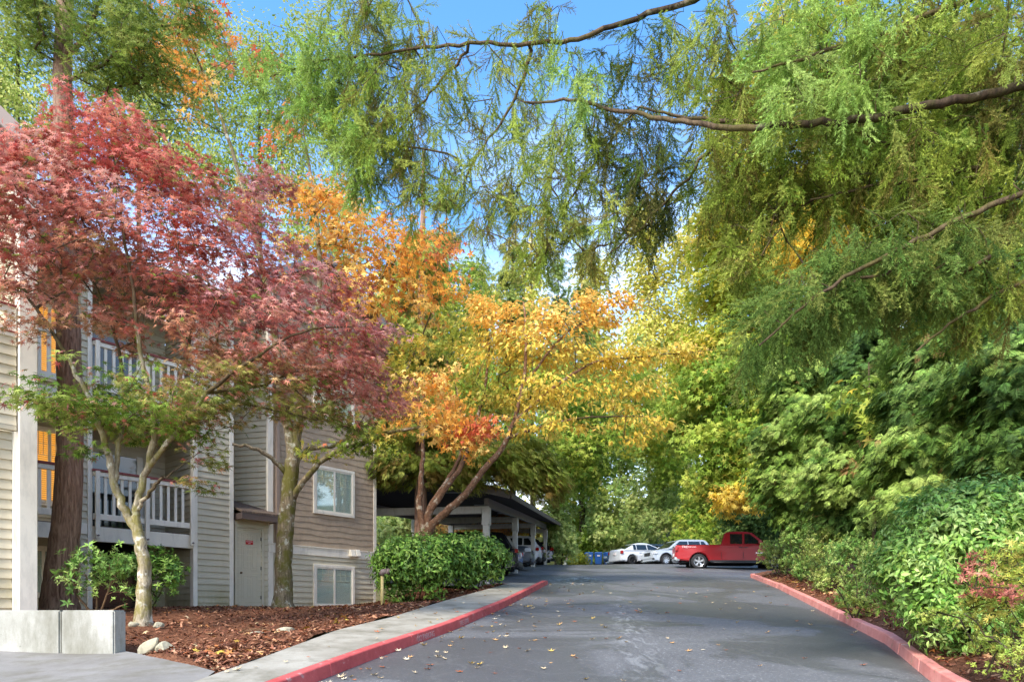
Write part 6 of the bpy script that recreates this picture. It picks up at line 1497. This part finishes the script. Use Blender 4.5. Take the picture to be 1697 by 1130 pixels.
    # feathery light trees in the upper left
    for i, (lab, px, Y, top, B) in enumerate([('feathery pale green tree behind the roof at the top left corner', 30, 34, -60, [(30, 60, 34, 60, 60, 2.5, 34), (20, 150, 34, 60, 50, 2.5, 34), (70, 190, 33, 50, 40, 2, 22), (-60, 100, 34, 60, 90, 2.5, 30)]),
                                               ('light feathery tree behind the building left of the bare orange branches', 230, 36, 60, [(200, 150, 36, 60, 50, 2.5, 24), (280, 190, 36, 60, 50, 2.5, 26), (240, 240, 36, 70, 50, 2.5, 40), (250, 90, 36, 60, 50, 2.5, 30), (330, 150, 36, 50, 50, 2.5, 26), (330, 280, 35, 60, 40, 2, 26)]),
                                               ('airy green tree behind the orange maple top', 430, 38, 60, [(370, 160, 38, 50, 60, 2.5, 22), (440, 230, 38, 70, 60, 2.5, 34), (400, 310, 37, 70, 50, 2.5, 30), (500, 320, 38, 60, 60, 2.5, 28), (520, 420, 37, 60, 40, 2.5, 30), (380, 90, 38, 60, 60, 2, 26), (470, 130, 38, 60, 60, 2.5, 30), (560, 260, 38, 50, 60, 2.5, 22), (600, 380, 38, 50, 40, 2.5, 22), (520, 60, 38, 40, 40, 2, 12)])]):
        tree(lab, px, Y, top, B, [C((150, 166, 72), (170, 178, 90), (128, 150, 62), (186, 186, 106))], 140 + i, size=.2, per=80, rad=1.1, tr=.2, name='alder_tree', tm=OVAL, keep=.7, group='airy trees behind the building', vert=.9)
    # leafy thicket closing the far end of the lot
    for i, (lab, px, Y, B, pal, sz) in enumerate([
        ('pale grey green big leaved shrub behind the silver SUV', 1100, 57, [(1090, 830, 57, 50, 40, 2.5, 50), (1110, 780, 58, 50, 36, 2.5, 44), (1080, 870, 56, 44, 30, 2, 40)], [bl], .36),
        ('bluish green shrub behind the white hatchback', 1020, 60, [(1010, 830, 60, 50, 40, 2.5, 50), (1030, 770, 61, 50, 40, 2.5, 44), (1060, 730, 62, 60, 40, 2.5, 40), (1000, 720, 62, 50, 40, 2.5, 36), (1010, 880, 59, 44, 26, 2, 40)], [bl, gy], .36),
        ('mid green shrub behind the blue bins', 960, 62, [(960, 840, 62, 44, 50, 2.5, 60), (970, 780, 63, 44, 40, 2.5, 40), (965, 900, 60, 50, 18, 2, 40)], [gy], .34),
        ('bright green vine covered shrub above the pickup bed', 1165, 52, [(1160, 850, 52, 40, 34, 2, 44), (1180, 810, 52, 44, 40, 2, 44), (1150, 890, 51, 36, 18, 1.6, 26)], [gy], .32),
        ('dark shaded shrub behind the pickup cab', 1240, 48, [(1240, 860, 48, 50, 36, 2, 60), (1290, 860, 47, 40, 40, 2, 44), (1260, 810, 48, 50, 30, 2, 40)], [dk], .3),
        ('pale weeping shrub beside the last carport post', 930, 47, [(925, 850, 47, 18, 40, .9, 40), (930, 900, 46.5, 20, 24, .9, 26)], [bl], .3),
        ('low yellow green bush at the lot edge left of the bins', 950, 55.5, [(950, 928, 55.5, 18, 9, .8, 40)], [yg], .25)]):
        tree(lab, px, Y, B[0][1] - 20, B, pal, 150 + i, size=sz, per=40, rad=.95, tr=.08, name='thicket_shrub', keep=.25, group='thicket at the far end of the lot', hang=.5, r_tip=.012, step=1.5)

def terr(x, y):
    x = np.asarray(x, float); y = np.asarray(y, float)
    z = g1(np.clip(y, -20, 63)) - 1.4 * (1 - sm(y, 58, 66)); z = z + 9 * sm(y, 62, 100) + 22 * sm(y, 90, 260)
    return np.where((y < 64) & (y > 27), g1(np.clip(y, 0, 63)), z)

def build_far_wood():
    """the wooded slope beyond: reads as one mass"""
    r = np.random.default_rng(7); parts = []; pal = C((140, 156, 66), (160, 168, 74), (118, 140, 58), (184, 180, 84), (200, 188, 88), (140, 160, 90))
    cen = []
    for n, x0, x1, y0, y1, h in ((700, -60, 75, 68, 82, 17), (420, -75, 90, 84, 105, 17), (160, 20, 60, 56, 68, 9), (240, -45, -14, 40, 66, 12)):
        x = r.uniform(x0, x1, n); y = r.uniform(y0, y1, n); hh = h * (1 + .3 * np.sin(x * .21) + .2 * np.sin(x * .53 + 1))
        cen.append(np.stack([x, y, terr(x, y) + hh * r.uniform(0, 1, n) ** .8], 1))
    cen = np.concatenate(cen); col = pick(r, pal, len(cen))
    pos, Rm, sc, cc = leaf_cloud(r, cen, 46, 2.3, OVAL, .62, col, .7, .3, .3, .7, centre=(5, 120, 0))
    parts.append(scatter(OVAL, pos, Rm, sc, jit(r, cc, .25)))
    V, f, c = join(parts)
    tag(mesh_np('far_wood', V, f, M['leaf_thin'], cols=c), kind='stuff')
# ================================================================ vehicles and bins placed in the lot
def build_vehicles():
    def at(px, Y, dz=0):
        x = (px - CX) / F * Y; return np.array([x, Y, float(G(x, Y)) + dz])
    # red pickup
    S = dict(L=5.8, W=2.02, H=1.96, wb=3.75, wr=.405, ro=1.2, gc=.42, belt=1.29, hood=1.26, paint='car_red', spokes=5, tumble=.1,
        front=lambda f, h: [(f, .75), (f - .01, h - .14), (f - .1, h - .03)], top=lambda r, f, zb, zh: [(f - .5, zh + .03), (f - 1.25, zb), (-.58, zb), (-.62, zb - .02)],
        rear=lambda r, zb: [(r + .04, zb - .02), (r, zb - .1), (r, .7)], cab_base=(-.62, 1.72), cab_top=(-.42, .95), lean=.19,
        side_glass=[(-.16, .44, 0, 0), (.55, 1.52, 0, 1)], tail=(.93, 1.24, .2), head=(.9, 1.12, .3), mirror=1.28, handles=(.36, .62), seams=(-.6, .49, 1.5), bh=.26, rbump='chrome', plate=.8, handle_mat='plastic_dark', sill='plastic_dark', rim='rim_alloy')
    ang = -.15; u = np.array([math.cos(ang), math.sin(ang)])
    rw = np.array([(1158 - CX) / F * 35.4, 35.4]); n_right = np.array([u[1], -u[0]])
    c = rw - n_right * (S['W'] / 2 - .1) + u * (S['L'] / 2 - S['ro']); z0 = float(g1(rw[1])); z1 = float(g1(rw[1] + u[1] * 3.7))
    t = vehicle('pickup_truck', 'glossy red double cab pickup parked across the right side of the lot', 'truck', (c[0], c[1], (z0 + z1) / 2 - .02), ang, S, pitch=-math.atan2(z1 - z0, 3.7))
    # bed decal, door lettering, step bar, mud flap, exhaust
    def txt(body, x, z, w, h, mat, side=-1):
        cu = bpy.data.curves.new('lettering', 'FONT'); cu.body = body; cu.extrude = .002; cu.align_x = 'CENTER'; cu.align_y = 'CENTER'
        to = bpy.data.objects.new('tmp', cu); COL.objects.link(to); bpy.context.view_layer.update()
        me = bpy.data.meshes.new_from_object(to.evaluated_get(bpy.context.evaluated_depsgraph_get())); bpy.data.objects.remove(to)
        co = np.zeros(len(me.vertices) * 3); me.vertices.foreach_get('co', co); co = co.reshape(-1, 3)
        W = np.stack([x + co[:, 0] * w / (np.ptp(co[:, 0])), np.full(len(co), side * (S['W'] / 2 - .012)) + side * (.02 + co[:, 2] * .5), z + co[:, 1] * h / np.ptp(co[:, 1])], 1)
        me.vertices.foreach_set('co', W.astype(np.float32).ravel()); me.update(); me.materials.clear(); me.materials.append(M[mat])
        o = bpy.data.objects.new('lettering', me); COL.objects.link(o); o.parent = t
    txt('TRD', -2.42, 1.15, .34, .1, 'sign_white'); txt('OFF ROAD', -2.05, 1.15, .36, .06, 'sign_white'); txt('TUNDRA', 1.3, .84, .42, .06, 'chrome')
    hw = S['W'] / 2
    for s in (-1, 1):
        MB().tube([(-1.1, s * (hw - .02), .38), (-.9, s * (hw + .06), .36), (1.2, s * (hw + .06), .36), (1.4, s * (hw - .02), .38)], .045, 8).build('step_bar', M['rim_dark'], t, local=True, smooth=True)
        MB().box((-2.18, s * (hw - .28) - .0, .16), (-2.15, s * (hw - .03) + .0, .55)).build('mud_flap', M['plastic_dark'], t, local=True) if s > 0 else MB().box((-2.18, -(hw - .03), .16), (-2.15, -(hw - .28), .55)).build('mud_flap', M['plastic_dark'], t, local=True)
    MB().box((-2.7, -hw + .12, 1.272), (-.72, hw - .12, 1.286)).build('bed_opening', M['arch_black'], t, local=True)
    # pale silver SUV behind it, facing left
    S2 = suv_spec(paint='car_silver', L=4.55, W=1.84, H=1.69, wb=2.7, wr=.36, flare='plastic_dark', spokes=8, bump='car_silver')
    Y = 45.5; fw = at(1103, 44.6); a2 = PI + .34; u = np.array([math.cos(a2), math.sin(a2)]); nl = np.array([-u[1], u[0]])
    c = fw[:2] - nl * (S2['W'] / 2 - .1) - u * (S2['wb'] - (S2['L'] / 2 - S2['ro'])); z = float(g1(44.6))
    vehicle('parked_suv', 'silver white SUV facing left behind the red pickup bed', 'car', (c[0], c[1], z + .02), a2, S2, pitch=.03)
    # white liftback seen from its right rear quarter
    S3 = dict(L=4.46, W=1.75, H=1.49, wb=2.7, wr=.32, ro=.86, gc=.2, belt=.98, hood=.86, paint='car_white', spokes=5, tumble=.25,
        front=lambda f, h: [(f, .45), (f - .05, h - .18), (f - .2, h - .06)], top=lambda r, f, zb, zh: [(f - .5, zh), (f - 1.0, zb - .04)], rear=lambda r, zb: [(r + .1, zb + .1), (r + .02, zb - .02), (r, .5)],
        cab_base=(-2.14, 1.5), cab_top=(-1.0, .2), lean=.25, side_glass=[(-1.2, -.98, -.0, 0), (-.92, -.12, 0, 0), (-.04, 1.3, 0, 1)], tail=(.72, .98, .3), head=(.58, .76, .4), mirror=.8, handles=(-.7, .25), seams=(-1.0, -.08, 1.0), bh=.34, rbump='car_white', rim='rim_dark', bump='car_white')
    rw = at(1047, 46.8); a3 = .42; u = np.array([math.cos(a3), math.sin(a3)]); nr = np.array([u[1], -u[0]])
    c = rw[:2] - nr * (S3['W'] / 2 - .1) + u * (S3['L'] / 2 - S3['ro']); z = float(g1(47.4))
    vehicle('parked_hatchback', 'white liftback car with dark wheels parked between the bins and the silver SUV', 'car', (c[0], c[1], z + .02), a3, S3, pitch=-.03)
    # bluish silver sedan peeking out behind it, nose to the left
    S4 = suv_spec(paint='car_blue', L=4.5, W=1.76, H=1.42, belt=.94, hood=.86, wr=.32, gc=.18, ro=1.0, wb=2.65, cab_base=(-1.95, 1.2), cab_top=(-1.3, .3), side_glass=[(-1.2, -.3, 0, 0), (-.22, 1.0, 0, 1)], tail=(.66, .84, .2), head=(.58, .74, .35), handles=(-.5, .4), seams=(-1.2, -.26, .7), bump='car_silver')
    p = at(1012, 52.4); a4 = PI + .9; u = np.array([math.cos(a4), math.sin(a4)])
    c = p[:2] - u * 1.7 + np.array([.6, .6]); vehicle('parked_sedan', 'bluish silver sedan nose showing left of the white liftback', 'car', (c[0], c[1], float(g1(53)) - .05), a4, S4)
    p = at(1096, 56); S6 = suv_spec(paint='car_blue', H=1.62)
    vehicle('parked_suv', 'dark blue car mostly hidden behind the white liftback roof', 'car', (p[0], p[1], float(g1(56)) + .0), .5, S6)
    # cars under the carport, parked across the row
    aL = math.atan2(NL[1], NL[0])
    def slot(t, off):      # t along the post row, off = how far the near end stands behind it
        q = np.array([-.894, 23.8]) + DR * t + NL * off; return q
    row = [('black SUV with its tail to the lane, first in the carport', 5.3, -.5, suv_spec(L=4.95, H=1.76, W=1.93), 0, 'parked_suv'),
           ('slate blue off road SUV facing the lane, second in the carport', 10.0, -.5, suv_spec(paint='car_slate', L=4.8, H=1.8, gc=.3, wr=.39, belt=1.16, hood=1.12, head=(.84, 1.02, .3), bump='plastic_dark'), 1, 'parked_suv'),
           ('white crossover with red tail lamps, third in the carport', 15.6, -.3, suv_spec(paint='car_white', L=4.5, H=1.66, tail=(.8, 1.02, .3), rbump='plastic_dark'), 0, 'parked_suv'),
           ('black motor car under the carport between the white and the red one', 18.8, -.25, suv_spec(paint='car_black', L=4.5, H=1.6), 0, 'parked_suv'),
           ('dark car with bright red tail lamps, last under the carport', 23.2, -.5, suv_spec(paint='car_black', L=4.5, H=1.5, tail=(.85, 1.12, .4), belt=1.05), 0, 'parked_suv')]
    for lab, tt, off, S_, face, nm in row:
        q = slot(tt, off + S_['L'] / 2); z = float(G(q[0], q[1]))
        e = slot(tt, off); z = float(G(e[0], e[1])); z2 = float(G(*slot(tt, off + S_['L'])))
        vehicle(nm, lab, 'car', (q[0], q[1], (z + z2) / 2), aL if face == 0 else aL + PI, S_, group='cars under the carport', pitch=(-1 if face == 0 else 1) * math.atan2(z2 - z, S_['L']))
    # blue wheeled bins
    def bin_(label, px, Y, rot):
        p = at(px, Y); p[2] = float(g1(Y)); t = thing('wheeled_bin', label, 'bin', p, rot, 'blue wheeled bins at the lot edge')
        mb = MB(); mb.hexa([(-.24, -.26, .06), (.24, -.26, .06), (.24, .26, .06), (-.24, .26, .06), (-.3, -.34, .95), (.3, -.34, .95), (.3, .34, .95), (-.3, .34, .95)])
        mb.build('body', M['bin_blue'], t, local=True, bevel=.03)
        mb = MB(); mb.hexa([(-.325, -.38, .955), (.325, -.38, .955), (.325, .38, .955), (-.325, .38, .955), (-.29, -.33, 1.06), (.29, -.33, 1.06), (.29, .3, 1.09), (-.29, .3, 1.09)])
        lid = mb.build('lid', M['bin_blue'], t, local=True, bevel=.025)
        MB().tube([(-.3, .42, .99), (.3, .42, .99)], .022, 8).build('handle', M['bin_blue'], t, local=True)
        for s in (-1, 1): MB().lathe([(.11, -.03), (.12, 0), (.11, .03), (0, .03)], (0, .0, 0), 'y', 14).build('wheel', M['tyre'], t, local=True).location = (0, 0, 0)
        ws = [c for c in t.children if c.name.startswith('wheel')]
        for w, s in zip(ws, (-1, 1)): w.rotation_euler = (0, 0, PI / 2); w.location = (s * .27, .24, .12)
        MB().box((-.12, -.352, .72), (.12, -.33, .82)).build('label_plate', M['sign_white'], t, local=True)
        return t
    bin_('leftmost blue wheeled bin standing alone at the lot edge', 976, 56.5, .1)
    bin_('middle blue wheeled bin of the three at the lot edge', 991.5, 56.3, -.05)
    bin_('blue wheeled bin partly hidden by the silver sedan nose', 1007, 56.6, .15)
    # short white marker post
    p = at(936.5, 52.5); p[2] = float(G(p[0], 52.5)) - .05
    t = thing('marker_post', 'short leaning white marker post at the lot edge by the weeping shrub', 'post', p)
    MB().hexa([(-.12, -.03, 0), (.12, -.03, 0), (.12, .03, 0), (-.12, .03, 0), (-.06, -.03, .82), (.2, -.03, .85), (.2, .03, .85), (-.06, .03, .82)]).build('post', M['white_trim'], t, local=True, bevel=.01)
    MB().hexa([(-.02, -.034, .5), (.14, -.034, .5), (.14, -.031, .5), (-.02, -.031, .5), (.0, -.034, .72), (.15, -.034, .72), (.15, -.031, .72), (.0, -.031, .72)]).build('notice', M['sign_red_pale'], t, local=True)

# ================================================================ camera, light
def build_view():
    cam = bpy.data.cameras.new('camera'); co = bpy.data.objects.new('camera', cam); COL.objects.link(co)
    co.location = (0, 0, 0); co.rotation_euler = (PI / 2, 0, 0)
    cam.sensor_fit = 'HORIZONTAL'; cam.sensor_width = 36; cam.lens = 36 * F / 1697.0
    cam.shift_y = (HY - 565.0) / 1697.0; cam.clip_start = .05; cam.clip_end = 2000
    SC.camera = co
    el, az = R(SUN_EL), R(SUN_AZ)       # azimuth measured from +y (ahead) towards +x
    w = bpy.data.worlds.new('World'); SC.world = w; w.use_nodes = True; nt = w.node_tree; nt.nodes.clear()
    out = nt.nodes.new('ShaderNodeOutputWorld'); bg = nt.nodes.new('ShaderNodeBackground'); sky = nt.nodes.new('ShaderNodeTexSky')
    sky.sky_type = 'NISHITA'; sky.sun_disc = False; sky.sun_elevation = el; sky.sun_rotation = az; sky.air_density = 1.0; sky.dust_density = 1.2; sky.ozone_density = 1.6
    # thin broken cloud low in the sky
    tc = nt.nodes.new('ShaderNodeTexCoord'); mp = nt.nodes.new('ShaderNodeMapping'); mp.inputs['Scale'].default_value = (1.6, 1.6, 4.2)
    nz = nt.nodes.new('ShaderNodeTexNoise'); nz.inputs['Scale'].default_value = 2.2; nz.inputs['Detail'].default_value = 7; nz.inputs['Roughness'].default_value = .6
    nt.links.new(tc.outputs['Generated'], mp.inputs[0]); nt.links.new(mp.outputs[0], nz.inputs['Vector'])
    sep = nt.nodes.new('ShaderNodeSeparateXYZ'); nt.links.new(tc.outputs['Generated'], sep.inputs[0])
    ele = ramp(nt, sep.outputs['Z'], [(.2, (1, 1, 1)), (.62, (.0, .0, .0))])
    cl = ramp(nt, nz.outputs[0], [(.36, (0, 0, 0)), (.66, (1, 1, 1))])
    f = mixc(nt, 1.0, cl, ele, 'MULTIPLY')
    hsv = nd(nt, 'ShaderNodeHueSaturation', Saturation=1.28); nt.links.new(sky.outputs[0], hsv.inputs['Color'])
    mx = mixc(nt, f, hsv.outputs[0], CLOUD)
    nt.links.new(mx, bg.inputs[0]); bg.inputs[1].default_value = SKY; nt.links.new(bg.outputs[0], out.inputs[0])
    s = bpy.data.lights.new('sun', 'SUN'); s.energy = SUN; s.angle = R(SUN_ANGLE); s.color = (1, .95, .87)
    so = bpy.data.objects.new('sun', s); COL.objects.link(so)
    dv = Vector((math.sin(az) * math.cos(el), math.cos(az) * math.cos(el), math.sin(el)))
    so.rotation_euler = dv.to_track_quat('Z', 'Y').to_euler(); so.location = (0, 0, 30)
    vs = SC.view_settings; vs.view_transform = 'Standard'; vs.look = 'None'; vs.exposure = EXPO; vs.gamma = 1
    SC.render.engine = 'CYCLES'
    cy = SC.cycles; cy.max_bounces = 6; cy.diffuse_bounces = 3; cy.glossy_bounces = 3; cy.transmission_bounces = 4; cy.transparent_max_bounces = 8; cy.caustics_reflective = False; cy.caustics_refractive = False
    cy.use_denoising = True; cy.denoising_prefilter = 'NONE'; cy.denoising_input_passes = 'RGB_ALBEDO_NORMAL'; cy.use_adaptive_sampling = False; cy.sample_clamp_indirect = 6

SUN_EL, SUN_AZ, SUN, SUN_ANGLE, SKY, EXPO, CLOUD = 43, 212, 1.5, 13.0, .15, 1.8, (5.6, 5.9, 6.4)
paint('stall_paint', lin((196, 198, 198)), .7, .2, 9, grime=lin((100, 102, 106)), gamt=.9)
paint('plastic_brown', lin((84, 72, 62)), .7, .1, 6)
paint('sign_red_pale', lin((210, 140, 130)), .6, .1, 12)
import time as _t
for fn in (build_ground, build_beds, build_small, build_building, build_carport, build_vehicles, build_red_maple, build_mid_maple, build_cherry, build_overhead_fir, build_left_conifer, build_cedar, build_right_cedars, build_shrubs, build_background_trees, build_far_wood, build_view):
    _0 = _t.time(); fn(); print(fn.__name__, round(_t.time() - _0, 1))
print('faces', sum(len(o.data.polygons) for o in COL.objects if o.type == 'MESH'))
